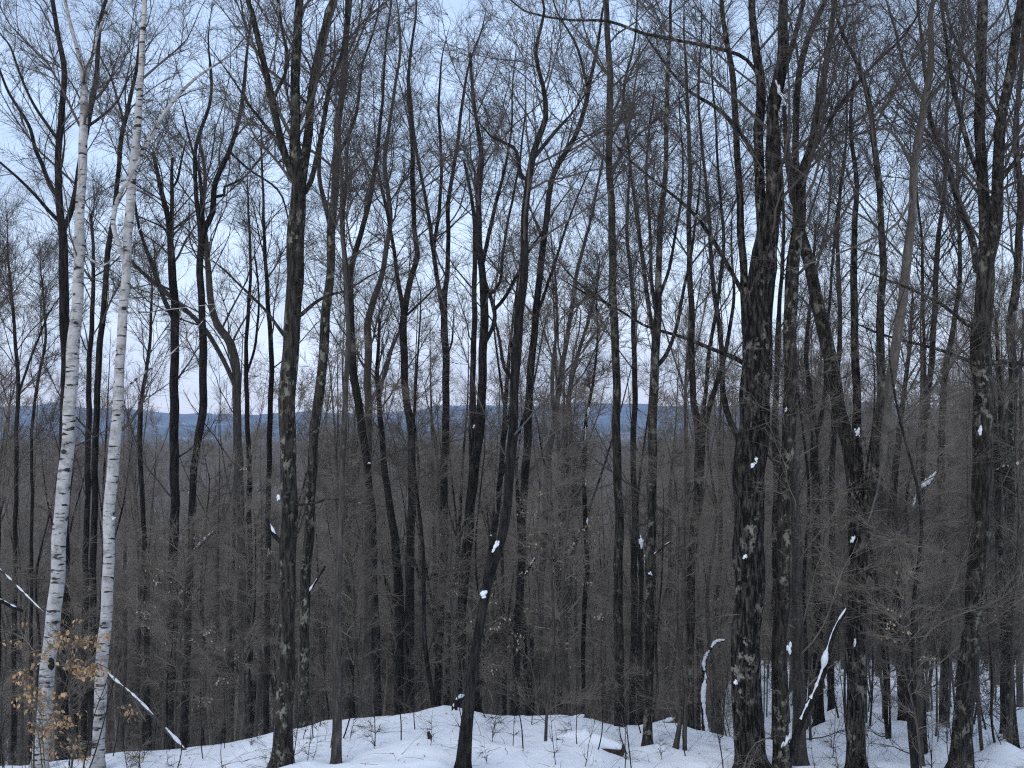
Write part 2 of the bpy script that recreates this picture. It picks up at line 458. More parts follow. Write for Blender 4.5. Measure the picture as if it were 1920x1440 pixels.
build_mountain('mountains', 6200.0, [(-600, 770), (0, 768), (120, 762), (300, 770), (480, 772), (640, 770), (760, 763), (815, 757), (870, 764), (950, 760), (1100, 757), (1300, 754), (1500, 760), (1750, 762), (1920, 768), (2500, 770)], 'long blue mountain ridge far behind the forest', 1.7, 1500)
build_mountain('hills', 3300.0, [(-600, 800), (0, 796), (250, 808), (420, 806), (700, 812), (960, 806), (1200, 800), (1500, 810), (1920, 806), (2500, 805)], 'lower blue wooded hills in front of the far ridge', 8.2, 900)

# ------------------------------------------------------------------ traced trees
TREES = []           # (root object, list of stems in world space) kept for hanging snow on them
def traced_tree(name, label, mat, d, stems, group=None, n=(40, 6, 5), zlo=(900, 520), crown='twig', seed=0, base_px=None, spread=1.0, cat='tree', sides=None, rough=0.06, ext=True, **kw):
    """stems: list of (points (x, y, width) in photograph pixels, parent stem or None).  d = distance in metres, or None where the foot is on visible snow."""
    rng = np.random.default_rng(1000 + seed)
    main = stems[0][0]
    if d is None:
        d = hit(main[0][0], main[0][1])
    built = []
    for si, (pts, par, *own) in enumerate(stems):
        px = np.array([[p[0], p[1]] for p in pts], float); wd = np.array([p[2] for p in pts], float)
        Lpx = np.concatenate([[0], np.cumsum(np.linalg.norm(np.diff(px, axis=0), axis=1))])
        if par is None:
            dd = d + rng.normal() * 0.004 * Lpx * d / F * 3
        else:
            pp, prr = built[par]
            proj = np.stack([pp[:, 0] / pp[:, 1] * F + 960, 720 - F * (np.tan(np.arctan2(pp[:, 2] - EYE, pp[:, 1]) - PITCH))], -1)
            j = int(np.argmin(((proj - px[0]) ** 2).sum(1)))
            d0 = pp[j, 1]
            sl = rng.uniform(0.08, 0.42) * rng.choice([-1, 1]) * spread
            dd = d0 + sl * Lpx * d0 / F
        P = np.array([at(x, y, q) for (x, y), q in zip(px, dd)]); Rd = wd / 2 / F * dd
        if par is not None: P[0] = pp[j] * 0.85 + P[0] * 0.15
        if par is None:
            gz = ground(P[0, 0], P[0, 1])
            if P[0, 2] > gz + 0.25:                      # foot hidden: run the trunk down to the ground
                up = nrm(P[1] - P[0]); h = P[0, 2] - gz
                lean = np.clip(up[:2] / max(up[2], .3), -0.12, 0.12) * 0.5
                foot = np.array([P[0, 0] - lean[0] * h, P[0, 1] - lean[1] * h, 0]); foot[2] = ground(foot[0], foot[1]) - 0.15
                P = np.vstack([foot, P]); Rd = np.concatenate([[Rd[0] * (1 + 0.02 * h)], Rd])
            else:
                P[0, 2] = gz - 0.12
        top_in = px[-1, 1] > 30
        if not top_in and ext and Rd[-1] > 0.012:
            up = nrm(nrm(P[-1] - P[-2]) + np.array([0, 0, 0.6]))
            e = 2.2 + 28 * Rd[-1]
            P = np.vstack([P, P[-1] + up * e * 0.5 + rng.normal(size=3) * .15, P[-1] + up * e + rng.normal(size=3) * .3])
            Rd = np.concatenate([Rd, [Rd[-1] * 0.6, 0.008]])
        elif wd[-1] < 5:
            e = nrm(nrm(P[-1] - P[-2]) + rng.normal(size=3) * 0.12 + np.array([0, 0, 0.1])) * rng.uniform(0.6, 1.3)
            P = np.vstack([P, P[-1] + e]); Rd = np.concatenate([Rd, [0.004]])
        p, r = catmull(P, 0.22, Rd)
        s = np.linspace(0, 1, len(p)); Lm = np.linalg.norm(np.diff(p, axis=0), axis=1).sum()
        ph = rng.random(4) * 9
        wv = np.minimum(s * 6, 1) * (0.11 * r + 0.008)
        q = s * Lm
        p[:, 0] += wv * 0.8 * (np.sin(q * 1.9 + ph[0]) + 0.6 * np.sin(q * 4.3 + ph[1])); p[:, 1] += wv * np.sin(q * 1.4 + ph[2])
        if par is None:
            hgt = p[:, 2] - p[0, 2]
            r = r * (1 + 0.45 * np.exp(-hgt / 0.22))
        built.append((p, r))
    base = built[0][0][0].copy(); base[2] += 0.1
    root = empty(name, base)
    tag(root, label, cat, group)
    local = [(p - base, r) for p, r in built]
    for i, (p, r) in enumerate(local):
        S = sides or (14 if r[0] > 0.2 else 10 if r[0] > 0.09 else 7)
        obj('trunk' if i == 0 else 'limb', stem_mesh('trunk' if i == 0 else 'limb', p, r, S, MAT[stems[i][2] if len(stems[i]) > 2 else mat], rng, rough), root)
    z0 = at(960, zlo[0], d)[2] - base[2]; z1 = at(960, zlo[1], d)[2] - base[2]
    me, _ = crown_mesh('crown', local, z0, z1, n[0], n[1], n[2], MAT[crown], rng, K3=2 if d > 32.5 else 3, **kw)
    obj('crown', me, root)
    TREES.append((root, built))
    return root

G_MID = 'bare trees behind the snow crest'
L_MID = 'bare dark grey hardwood tree rising behind the snow crest'
T = {}
T['birchA'] = traced_tree('birch_tree', 'white birch with a dark oval knot and brown beech leaves at its foot', 'birch', None, [
    ([(72, 1440, 31), (92, 1250, 28), (108, 1050, 27), (125, 850, 25), (138, 650, 23), (148, 500, 19), (153, 330, 17), (156, 200, 15), (158, 160, 13)], None),
    ([(158, 162, 9), (147, 100, 8), (132, 40, 7), (120, -10, 6)], 0),
    ([(158, 165, 7), (172, 110, 6), (186, 60, 5), (210, -5, 4)], 0),
    ([(150, 470, 4), (190, 500, 4), (225, 470, 3), (262, 430, 2)], 0)],
    n=(26, 6, 5), zlo=(500, 150), seed=1, len1=(1.2, 3.0), ang1=(0.4, 0.8))
def knot(key, px, py, w, h):
    root = T[key]; built = [b for r, b in TREES if r == root][0]
    p, r = built[0]
    z = at(px, py, root.location[1])[2]; j = int(np.argmin(abs(p[:, 2] - z)))
    k = p[j, 1] / F
    th = np.linspace(0.05, math.pi - 0.05, 8)[:, None]; ph = np.arange(12)[None, :] * math.pi / 6
    V = np.stack([np.sin(th) * np.cos(ph) * w / 2 * k, np.sin(th) * np.sin(ph) * 0.035, np.cos(th) * h / 2 * k + 0 * ph], -1).reshape(-1, 3)
    V *= 1 + 0.25 * vnoise(V[:, :1] * 60, V[:, 2:] * 40)
    i = (np.arange(7)[:, None] * 12 + np.arange(12)[None, :]); i2 = np.arange(7)[:, None] * 12 + (np.arange(12)[None, :] + 1) % 12
    q = at(px, py, p[j, 1] - r[j] * 0.93) - np.array(root.location)
    o = obj('knot', mesh_from('knot', V, np.stack([i, i + 12, i2 + 12, i2], -1).reshape(-1, 4), MAT['dark']), root, q)
    o['label'] = 'dark oval knot in white bark'
knot('birchA', 96, 1245, 13, 24)
T['birchB'] = traced_tree('birch_tree', 'thinner white birch with a limb arching over, without any knot', 'birch', None, [
    ([(182, 1438, 24), (192, 1250, 24), (203, 1050, 22), (213, 850, 22), (226, 680, 19), (236, 500, 17), (245, 380, 18), (252, 290, 16), (262, 180, 13), (268, 80, 11), (270, -10, 9)], None),
    ([(252, 310, 11), (272, 275, 10), (300, 225, 9), (330, 185, 7), (370, 145, 5), (420, 110, 3), (455, 75, 2)], 0),
    ([(228, 500, 9), (213, 420, 9), (222, 370, 8), (240, 335, 7), (262, 300, 5)], 0),
    ([(225, 735, 5), (262, 705, 4), (310, 672, 3), (345, 640, 2)], 0),
    ([(236, 560, 3), (262, 585, 3), (300, 582, 2), (318, 580, 1.5)], 0)],
    n=(26, 6, 5), zlo=(500, 150), seed=2, len1=(1.2, 3.0), ang1=(0.4, 0.8))
T['t3'] = traced_tree('hardwood_tree', 'dark forked hardwood directly behind the white birch with the knot', 'dark', 36, [
    ([(122, 820, 19), (123, 700, 19), (121, 560, 18), (118, 470, 17), (112, 400, 14), (110, 333, 13), (113, 233, 12), (120, 140, 11), (110, 67, 9), (97, -5, 8)], None),
    ([(123, 440, 11), (132, 400, 11), (143, 350, 11), (158, 270, 10), (168, 217, 10), (182, 133, 9), (187, 50, 8), (200, -5, 7)], 0),
    ([(108, 370, 10), (97, 353, 9), (80, 310, 8), (68, 283, 8), (57, 243, 7), (35, 205, 6), (13, 167, 5), (-5, 120, 4)], 0),
    ([(112, 425, 8), (90, 395, 7), (67, 367, 6), (33, 333, 5), (-5, 300, 4)], 0),
    ([(112, 260, 7), (85, 230, 6), (55, 180, 5), (20, 90, 4), (5, 70, 3)], 0),
    ([(168, 240, 6), (195, 215, 5), (222, 187, 4), (240, 150, 3)], 1)],
    n=(46, 7, 5), zlo=(620, 330), seed=3)
T['t4'] = traced_tree('hardwood_tree', 'slim dark hardwood seen between the two white birches', 'dark', 42, [
    ([(176, 1000, 12), (180, 800, 12), (184, 713, 12), (190, 613, 12), (197, 547, 11), (202, 480, 11), (210, 430, 10), (220, 333, 9), (230, 250, 9), (241, 200, 8), (257, 117, 6), (268, 30, 5)], None),
    ([(230, 240, 5), (222, 190, 5), (210, 150, 4), (195, 120, 3)], 0)],
    n=(36, 6, 5), zlo=(700, 360), seed=4)
traced_tree('hardwood_tree', 'slim dark trunk left of the one between the two birches', 'dark', 48, [([(162, 1000, 11), (166, 800, 11), (167, 700, 10), (172, 600, 9), (176, 500, 7), (170, 400, 5)], None)], None, n=(26, 6, 5), zlo=(800, 500), seed=5)
T['t5'] = traced_tree('hardwood_tree', 'dark trunk whose top splits into broken upright stubs', 'dark', 42, [
    ([(325, 1060, 17), (328, 900, 17), (326, 780, 17), (328, 620, 16), (323, 500, 15), (318, 430, 11), (300, 350, 9), (287, 285, 6)], None),
    ([(322, 470, 9), (323, 400, 8), (321, 340, 7), (323, 295, 5)], 0),
    ([(320, 600, 9), (300, 540, 9), (278, 480, 7), (262, 430, 6), (254, 380, 4)], 0),
    ([(320, 350, 5), (333, 335, 5), (340, 300, 4)], 1)],
    n=(42, 7, 5), zlo=(820, 420), seed=6, up1=0.03, len1=(1.2, 3.2))
T['t6'] = traced_tree('hardwood_tree', 'dark trunk with a candelabra of upright limbs left of the lichen spotted maple', 'dark', 40, [
    ([(360, 960, 13), (368, 840, 14), (382, 760, 15), (379, 620, 14), (376, 500, 13), (380, 440, 13), (397, 400, 11), (402, 350, 11), (430, 283, 9), (447, 227, 8), (459, 150, 7), (463, 100, 5), (470, 40, 4)], None),
    ([(377, 470, 9), (372, 400, 9), (367, 340, 8), (368, 267, 7), (392, 200, 6), (397, 140, 5), (390, 70, 3)], 0),
    ([(379, 450, 7), (378, 380, 7), (374, 320, 6), (360, 280, 5), (345, 220, 3)], 0),
    ([(400, 375, 7), (420, 365, 6), (421, 350, 5), (455, 335, 4), (490, 295, 3)], 0),
    ([(430, 285, 5), (470, 320, 4), (520, 355, 4), (538, 400, 3)], 0)],
    n=(44, 7, 5), zlo=(760, 380), seed=7)
T['t7'] = traced_tree('hardwood_tree', 'grey curving trunk that bends left as it climbs, with a long leaning limb', 'beech', 44, [
    ([(452, 1000, 16), (446, 830, 16), (443, 713, 16), (433, 647, 16), (407, 607, 14), (394, 547, 13), (388, 480, 11), (380, 400, 9), (385, 330, 7), (372, 260, 5)], None),
    ([(436, 730, 9), (426, 690, 9), (410, 657, 9), (387, 620, 9), (333, 567, 8), (290, 530, 7), (253, 497, 6), (225, 460, 3)], 0)],
    n=(34, 6, 5), zlo=(800, 430), seed=8)
T['t8'] = traced_tree('maple_tree', 'tall thick maple spotted with pale lichen, forking into many upright stems', 'maple', None, [
    ([(528, 1438, 36), (535, 1250, 33), (540, 1050, 31), (540, 900, 30), (541, 750, 31), (547, 600, 31), (554, 480, 31), (560, 400, 32), (560, 345, 26), (553, 300, 20), (552, 200, 18), (557, 100, 17), (563, -5, 15)], None),
    ([(556, 350, 15), (545, 320, 14), (530, 267, 13), (510, 183, 12), (490, 100, 11), (470, 20, 10), (462, -10, 9)], 0),
    ([(563, 380, 18), (572, 290, 17), (583, 200, 15), (593, 117, 13), (617, 17, 10), (625, -10, 9)], 0),
    ([(572, 375, 10), (583, 340, 10), (600, 267, 9), (620, 160, 8), (640, 100, 7), (650, 20, 6)], 0),
    ([(548, 320, 9), (520, 265, 8), (490, 225, 6), (462, 190, 5), (430, 140, 3)], 1),
    ([(548, 590, 10), (566, 588, 8), (590, 568, 6), (620, 552, 5), (650, 545, 4), (690, 520, 3)], 0),
    ([(540, 640, 7), (515, 605, 6), (493, 578, 5), (443, 528, 4), (400, 490, 3)], 0),
    ([(548, 940, 4), (585, 945, 4), (612, 936, 3.5), (640, 938, 3)], 0),
    ([(530, 183, 7), (540, 120, 6), (530, 60, 5), (520, -5, 4)], 1)],
    n=(70, 8, 5), zlo=(560, 300), seed=9, sides=18, rough=0.09, ang1=(0.35, 0.8))
T['t9'] = traced_tree('maple_tree', 'straight grey maple just right of the lichen spotted maple', 'maple', 31.5, [
    ([(570, 1372, 19), (571, 1200, 20), (578, 1000, 19), (586, 880, 19), (592, 780, 19), (603, 697, 18), (610, 613, 18), (620, 500, 16), (620, 420, 16), (630, 350, 14), (634, 233, 13), (644, 150, 12), (650, 67, 11), (657, -5, 10)], None),
    ([(620, 430, 9), (606, 370, 9), (598, 330, 8), (604, 260, 6), (610, 190, 5), (628, 100, 4)], 0),
    ([(632, 300, 8), (655, 250, 7), (672, 190, 6), (680, 120, 5), (700, 60, 4), (710, -5, 3)], 0)],
    n=(50, 7, 5), zlo=(700, 380), seed=10)
T['t10'] = traced_tree('hardwood_tree', 'dark slanting trunk leaning left above the straight grey maple', 'dark', 40, [
    ([(700, 1000, 12), (697, 950, 13), (690, 880, 14), (677, 797, 15), (664, 700, 15), (657, 600, 14), (656, 540, 12), (662, 490, 11), (677, 440, 10), (690, 383, 9), (706, 300, 8), (716, 200, 6), (722, 100, 4), (735, -5, 3)], None),
    ([(658, 560, 8), (650, 500, 8), (643, 420, 7), (648, 340, 6), (655, 250, 4)], 0)],
    n=(44, 7, 5), zlo=(760, 420), seed=11)
T['t37'] = traced_tree('beech_tree', 'smooth grey beech with its narrow foot standing clear on open snow', 'mid', None, [
    ([(630, 1430, 17), (632, 1293, 17), (629, 1193, 16), (634, 1100, 14), (637, 1000, 12), (644, 850, 11), (649, 713, 10), (652, 630, 9), (648, 520, 8), (641, 420, 7), (640, 330, 5), (634, 250, 4)], None)],
    n=(34, 6, 5), zlo=(760, 480), seed=12, len1=(1.0, 2.4), lowfrac=0.05)
T['t11'] = traced_tree('hardwood_tree', 'brownish trunk with an S shaped bend before the open sky gap', 'beech', 46, [
    ([(690, 1020, 14), (690, 900, 14), (690, 813, 14), (690, 730, 14), (691, 640, 14), (688, 607, 13), (700, 563, 12), (713, 530, 11), (723, 480, 10), (731, 400, 9), (722, 300, 8), (735, 200, 6), (750, 100, 5), (745, 10, 3)], None),
    ([(705, 760, 7), (718, 710, 7), (735, 655, 6), (753, 610, 5), (764, 560, 4)], 0)],
    n=(46, 7, 5), zlo=(760, 420), seed=13)
T['t12'] = traced_tree('hardwood_tree', 'dark trunk dividing into a narrow Y left of the open sky gap', 'dark', 42, [
    ([(768, 1060, 15), (771, 960, 15), (772, 813, 15), (760, 747, 14), (758, 647, 14), (758, 580, 13), (772, 515, 11), (782, 480, 10), (778, 433, 9), (773, 333, 9), (773, 267, 8), (766, 133, 6), (780, 30, 4)], None),
    ([(757, 590, 9), (743, 500, 8), (733, 440, 7), (720, 370, 6), (705, 300, 4)], 0),
    ([(757, 600, 5), (790, 565, 4), (815, 540, 3), (830, 520, 2)], 0)],
    n=(46, 7, 5), zlo=(680, 400), seed=14)
T['t13'] = traced_tree('hardwood_tree', 'slim trunk forking into twin upright stems beside the open sky gap', 'dark', 45, [
    ([(820, 1325, 14), (824, 1193, 14), (832, 1060, 14), (833, 960, 14), (833, 863, 14), (837, 747, 14), (836, 680, 14), (832, 597, 13), (838, 520, 9), (840, 460, 8), (841, 383, 8), (853, 300, 7), (864, 217, 6), (880, 120, 4), (905, 50, 3)], None),
    ([(830, 600, 10), (818, 513, 9), (813, 467, 9), (799, 383, 7), (788, 320, 6), (775, 240, 5), (768, 150, 3)], 0),
    ([(815, 470, 7), (824, 390, 7), (827, 300, 6), (823, 200, 5), (828, 110, 3)], 1),
    ([(842, 670, 4), (848, 640, 4), (850, 610, 3)], 0)],
    n=(46, 7, 5), zlo=(640, 380), seed=15)
T['t14'] = traced_tree('hardwood_tree', 'dark double trunk just left of the long leaning trunk', 'dark', 38, [
    ([(858, 1300, 17), (864, 1193, 18), (872, 1060, 19), (881, 960, 19), (890, 880, 19), (902, 760, 17), (907, 647, 16), (907, 563, 15), (903, 500, 13), (898, 430, 12), (897, 333, 11), (902, 280, 9), (890, 200, 7), (880, 100, 5)], None),
    ([(882, 900, 12), (884, 830, 12), (886, 747, 12), (888, 647, 11), (889, 547, 10), (891, 470, 9), (885, 380, 7), (870, 300, 5)], 0),
    ([(910, 650, 8), (923, 613, 8), (927, 580, 8), (916, 547, 7), (908, 520, 6)], 0),
    ([(925, 585, 7), (950, 553, 7), (973, 510, 6), (992, 470, 5), (1020, 430, 3)], 2),
    ([(913, 560, 6), (937, 530, 6), (943, 480, 6), (955, 400, 5), (975, 300, 4), (985, 200, 3)], 0),
    ([(905, 500, 8), (922, 417, 8), (940, 340, 6), (958, 250, 4), (962, 150, 3)], 0)],
    n=(52, 7, 5), zlo=(700, 400), seed=16)
T['t15'] = traced_tree('maple_tree', 'long dark leaning trunk with a snow capped stub partway up', 'dark', None, [
    ([(867, 1440, 24), (879, 1320, 20), (892, 1215, 18), (907, 1132, 18), (925, 1068, 17), (942, 1005, 17), (951, 945, 16), (957, 850, 17), (965, 740, 17), (972, 620, 17), (980, 520, 16), (983, 440, 14), (988, 367, 13), (999, 300, 12), (1010, 260, 11), (1022, 220, 10), (1017, 160, 8), (1004, 100, 7), (1019, 30, 5), (1018, -5, 4)], None),
    ([(903, 1140, 13), (910, 1100, 13), (918, 1060, 12), (932, 1020, 9)], 0),
    ([(990, 345, 9), (976, 330, 9), (968, 285, 7), (950, 270, 6), (923, 257, 5), (912, 245, 3)], 0),
    ([(1003, 290, 8), (1040, 247, 7), (1060, 225, 5), (1082, 200, 3)], 0),
    ([(957, 720, 7), (945, 690, 7), (938, 640, 6), (928, 600, 4)], 0)],
    n=(48, 7, 5), zlo=(640, 330), seed=17, rough=0.12)
T['t16'] = traced_tree('hardwood_tree', 'dark trunk right beside the long leaning trunk, bending right at the top', 'dark', 38, [
    ([(966, 1300, 15), (970, 1193, 15), (977, 1060, 15), (981, 960, 15), (987, 847, 15), (993, 747, 15), (999, 647, 14), (1007, 563, 13), (1017, 480, 12), (1025, 400, 11), (1038, 327, 10), (1077, 260, 9), (1100, 187, 8), (1104, 157, 8), (1120, 93, 6), (1130, 20, 4)], None),
    ([(1102, 165, 6), (1084, 93, 5), (1060, 50, 4), (1040, 10, 3)], 0),
    ([(1005, 590, 7), (1028, 530, 6), (1048, 470, 5), (1070, 400, 4), (1100, 330, 3)], 0)],
    n=(50, 7, 5), zlo=(680, 380), seed=18)
T['t17'] = traced_tree('hardwood_tree', 'thin crooked stem with snow stuck along its right side', 'dark', 34, [
    ([(1093, 1335, 8), (1095, 1160, 9), (1100, 1060, 9), (1097, 960, 9), (1095, 870, 9), (1096, 813, 9), (1103, 763, 7), (1113, 713, 5), (1120, 650, 4), (1118, 560, 3)], None),
    ([(1096, 905, 4), (1082, 930, 4), (1074, 945, 3)], 0)],
    n=(24, 6, 5), zlo=(900, 650), seed=19, len1=(0.8, 2.0))
T['t18'] = traced_tree('maple_tree', 'tall straight slim maple right of the thin snow streaked stem', 'maple', 30.5, [
    ([(1162, 1385, 19), (1161, 1293, 18), (1160, 1160, 18), (1160, 1027, 17), (1158, 900, 16), (1157, 813, 16), (1154, 680, 15), (1150, 547, 15), (1147, 433, 14), (1143, 300, 13), (1143, 167, 12), (1140, 67, 11), (1137, -5, 10)], None),
    ([(1150, 590, 6), (1122, 555, 5), (1095, 540, 4), (1060, 505, 3)], 0),
    ([(1145, 270, 6), (1165, 220, 5), (1172, 150, 5), (1190, 80, 4), (1195, 10, 3)], 0)],
    n=(44, 7, 5), zlo=(640, 250), seed=20)
T['t19'] = traced_tree('maple_tree', 'broom topped maple, stems fanning out above a straight trunk', 'maple', None, [
    ([(1214, 1398, 18), (1217, 1227, 18), (1220, 1060, 18), (1221, 977, 17), (1223, 847, 17), (1227, 713, 17), (1230, 630, 16), (1236, 513, 12), (1238, 430, 11), (1246, 330, 9), (1251, 200, 8), (1256, 60, 6), (1258, -5, 5)], None),
    ([(1228, 650, 9), (1215, 570, 9), (1207, 513, 8), (1198, 430, 7), (1185, 340, 5), (1175, 250, 4)], 0),
    ([(1232, 690, 9), (1250, 665, 8), (1267, 620, 7), (1282, 540, 6), (1300, 450, 5), (1312, 350, 4)], 0),
    ([(1233, 600, 7), (1222, 520, 7), (1218, 430, 6), (1212, 330, 5), (1220, 220, 4)], 0),
    ([(1234, 570, 7), (1256, 500, 6), (1270, 420, 5), (1280, 330, 4), (1276, 230, 3)], 0)],
    n=(60, 8, 5), zlo=(720, 460), seed=21)
T['t19b'] = traced_tree('dead_stem', 'thin dead stem topped by a tall lump of snow beside the broom topped maple', 'dark', 31, [
    ([(1204, 1370, 8), (1201, 1160, 7), (1203, 1080, 7), (1203, 1022, 7)], None)], n=(5, 3, 2), zlo=(1250, 1100), seed=22, len1=(0.4, 0.8), cat='dead tree')
T['t20'] = traced_tree('maple_tree', 'grey maple with snow lodged in its low V shaped fork', 'maple', 33, [
    ([(1293, 1373, 17), (1293, 1193, 17), (1300, 1027, 17), (1307, 940, 18), (1313, 830, 20), (1306, 775, 14), (1300, 747, 13), (1296, 680, 12), (1297, 580, 11), (1293, 480, 10), (1291, 400, 9), (1294, 300, 8), (1288, 180, 6), (1283, 60, 4)], None),
    ([(1315, 830, 12), (1328, 765, 11), (1347, 713, 9), (1363, 647, 8), (1375, 560, 6), (1372, 460, 4)], 0),
    ([(1316, 800, 8), (1323, 740, 8), (1328, 680, 8), (1338, 613, 7), (1352, 513, 7), (1357, 433, 6), (1347, 333, 5), (1340, 200, 4), (1332, 80, 3)], 0)],
    n=(54, 7, 5), zlo=(740, 430), seed=23)
T['t21'] = traced_tree('maple_tree', 'massive rough barked maple, thickest trunk in the forest, with a snow ledge on its bark', 'rough', None, [
    ([(1408, 1442, 55), (1400, 1300, 56), (1402, 1150, 53), (1404, 1000, 56), (1408, 900, 60), (1412, 800, 58), (1418, 700, 56), (1425, 600, 53), (1431, 500, 48), (1440, 420, 40), (1450, 330, 26), (1450, 200, 22), (1462, 130, 19), (1470, 0, 17)], None),
    ([(1428, 480, 22), (1428, 400, 20), (1423, 267, 18), (1426, 167, 17), (1414, 67, 15), (1411, -5, 13)], 0),
    ([(1405, 700, 18), (1398, 620, 16), (1396, 513, 14), (1390, 433, 14), (1381, 267, 12), (1377, 167, 11), (1363, 83, 9), (1352, -5, 8)], 0),
    ([(1430, 150, 8), (1400, 112, 7), (1363, 95, 7), (1280, 77, 6), (1207, 63, 6), (1140, 40, 5), (1073, 38, 4), (1007, 27, 4), (958, 0, 3)], 1),
    ([(1405, 690, 9), (1380, 672, 8), (1333, 653, 7), (1280, 632, 6), (1207, 610, 5), (1150, 575, 4), (1090, 545, 3)], 0),
    ([(1450, 250, 12), (1462, 180, 11), (1480, 100, 10), (1502, 20, 8), (1508, -10, 7)], 0),
    ([(1425, 300, 9), (1390, 250, 8), (1340, 200, 7), (1290, 170, 5), (1240, 110, 4)], 1),
    ([(1398, 560, 9), (1350, 470, 8), (1300, 400, 6), (1240, 350, 5), (1170, 290, 4)], 2)],
    n=(80, 8, 5), zlo=(640, 330), seed=24, sides=24, rmul=0.8, rough=0.13, len1=(2.0, 4.8), lowfrac=0.08, flat=0.7)
T['t22'] = traced_tree('maple_tree', 'grey lichen patched trunk behind the massive maple, a snow wedge at its foot', 'maple', 26.5, [
    ([(1465, 1420, 32), (1462, 1300, 30), (1463, 1193, 28), (1470, 1000, 25), (1476, 860, 25), (1479, 780, 25), (1483, 680, 25), (1484, 580, 25), (1488, 480, 25), (1495, 420, 25), (1502, 340, 21), (1520, 283, 17), (1533, 217, 14), (1548, 120, 12), (1560, 40, 10), (1566, -5, 9)], None),
    ([(1497, 400, 14), (1492, 300, 13), (1497, 160, 12), (1510, 83, 11), (1540, 17, 9), (1548, -10, 8)], 0),
    ([(1520, 290, 8), (1545, 250, 7), (1580, 190, 6), (1630, 130, 5), (1700, 60, 4)], 0)],
    n=(60, 8, 5), zlo=(700, 380), seed=25, sides=14, rmul=0.8, rough=0.09)
T['t22b'] = traced_tree('beech_tree', 'brown grey straight trunk standing between the massive maple and the black trunk', 'beech', None, [
    ([(1499, 1436, 26), (1497, 1260, 24), (1494, 1100, 21), (1492, 1000, 20), (1489, 900, 16), (1487, 830, 12), (1478, 740, 8), (1470, 650, 5)], None)],
    n=(34, 6, 5), zlo=(1150, 820), crown='twig_light', seed=26, flat=0.35, rmul=0.62, up1=0.01, len1=(1.2, 2.8), lowfrac=0.2, ang1=(0.8, 1.3))
T['t24'] = traced_tree('maple_tree', 'black trunk spreading into a wide V of leaning stems with snow in the crotch', 'rough', None, [
    ([(1606, 1440, 37), (1605, 1300, 35), (1607, 1193, 35), (1607, 1093, 36), (1607, 1000, 38), (1607, 900, 28), (1607, 820, 18), (1606, 763, 15), (1603, 680, 15), (1603, 580, 14), (1602, 480, 12), (1601, 420, 11), (1606, 350, 9), (1596, 250, 7), (1600, 150, 5)], None),
    ([(1603, 980, 24), (1598, 890, 24), (1587, 813, 25), (1568, 747, 25), (1557, 680, 26), (1541, 597, 26), (1527, 530, 24), (1512, 480, 22), (1500, 430, 18), (1490, 380, 14), (1478, 300, 11), (1470, 200, 8)], 0, 'maple'),
    ([(1618, 990, 20), (1638, 900, 17), (1643, 813, 16), (1652, 713, 16), (1651, 613, 15), (1657, 513, 14), (1653, 467, 13), (1647, 333, 12), (1631, 200, 10), (1607, 117, 9), (1580, 67, 7), (1560, 0, 5)], 0, 'maple'),
    ([(1620, 1110, 15), (1628, 1085, 13), (1632, 1060, 9)], 0),
    ([(1616, 1000, 20), (1634, 930, 20), (1652, 850, 20), (1663, 780, 20), (1673, 680, 19), (1690, 580, 18), (1703, 480, 17), (1708, 433, 16), (1714, 300, 15), (1730, 217, 14), (1743, 150, 13), (1747, 83, 11), (1744, 30, 10), (1750, -5, 9)], 0, 'pale'),
    ([(1713, 330, 7), (1690, 270, 6), (1660, 240, 5), (1620, 250, 4)], 4, 'pale'),
    ([(1735, 205, 8), (1765, 160, 7), (1795, 125, 6), (1840, 70, 5), (1880, 20, 4)], 4, 'pale'),
    ([(1736, 195, 7), (1700, 130, 6), (1680, 60, 5), (1660, -5, 4)], 4, 'pale'),
    ([(1712, 360, 5), (1680, 420, 5), (1630, 450, 4), (1560, 480, 3)], 4, 'pale')],
    n=(105, 8, 5), zlo=(740, 380), seed=27, sides=16, rmul=0.8, rough=0.1)
T['t27'] = traced_tree('hardwood_tree', 'slanting trunk leaning left across the gap beside the thick lichened trunk', 'maple', 30, [
    ([(1850, 620, 13), (1832, 500, 14), (1827, 467, 14), (1810, 410, 14), (1790, 360, 13), (1771, 293, 12), (1747, 230, 10), (1738, 160, 8), (1725, 60, 6), (1720, -5, 5)], None)],
    n=(34, 7, 5), zlo=(640, 350), seed=29)
T['t28'] = traced_tree('maple_tree', 'thick lichened maple splitting into two great stems near the forest edge', 'maple', None, [
    ([(1800, 1440, 38), (1806, 1343, 38), (1822, 1193, 36), (1832, 1060, 36), (1842, 960, 37), (1841, 847, 37), (1841, 713, 37), (1844, 613, 36), (1850, 513, 34), (1848, 460, 28), (1844, 367, 22), (1838, 233, 20), (1840, 100, 19), (1843, -5, 18)], None),
    ([(1852, 500, 22), (1870, 400, 23), (1872, 300, 22), (1878, 217, 20), (1897, 117, 18), (1910, 30, 16), (1916, -10, 14)], 0),
    ([(1845, 560, 10), (1827, 613, 8), (1763, 570, 6), (1703, 540, 5), (1650, 520, 3)], 0),
    ([(1846, 690, 9), (1897, 677, 8), (1940, 690, 6)], 0),
    ([(1838, 680, 7), (1763, 657, 6), (1700, 640, 5), (1640, 622, 4)], 0),
    ([(1845, 350, 10), (1815, 270, 9), (1790, 180, 8), (1775, 80, 7), (1765, -5, 6)], 0),
    ([(1873, 340, 9), (1905, 300, 8), (1950, 270, 6)], 1)],
    n=(80, 8, 5), zlo=(700, 380), seed=30, sides=16, rmul=0.8, rough=0.09, flat=0.7)
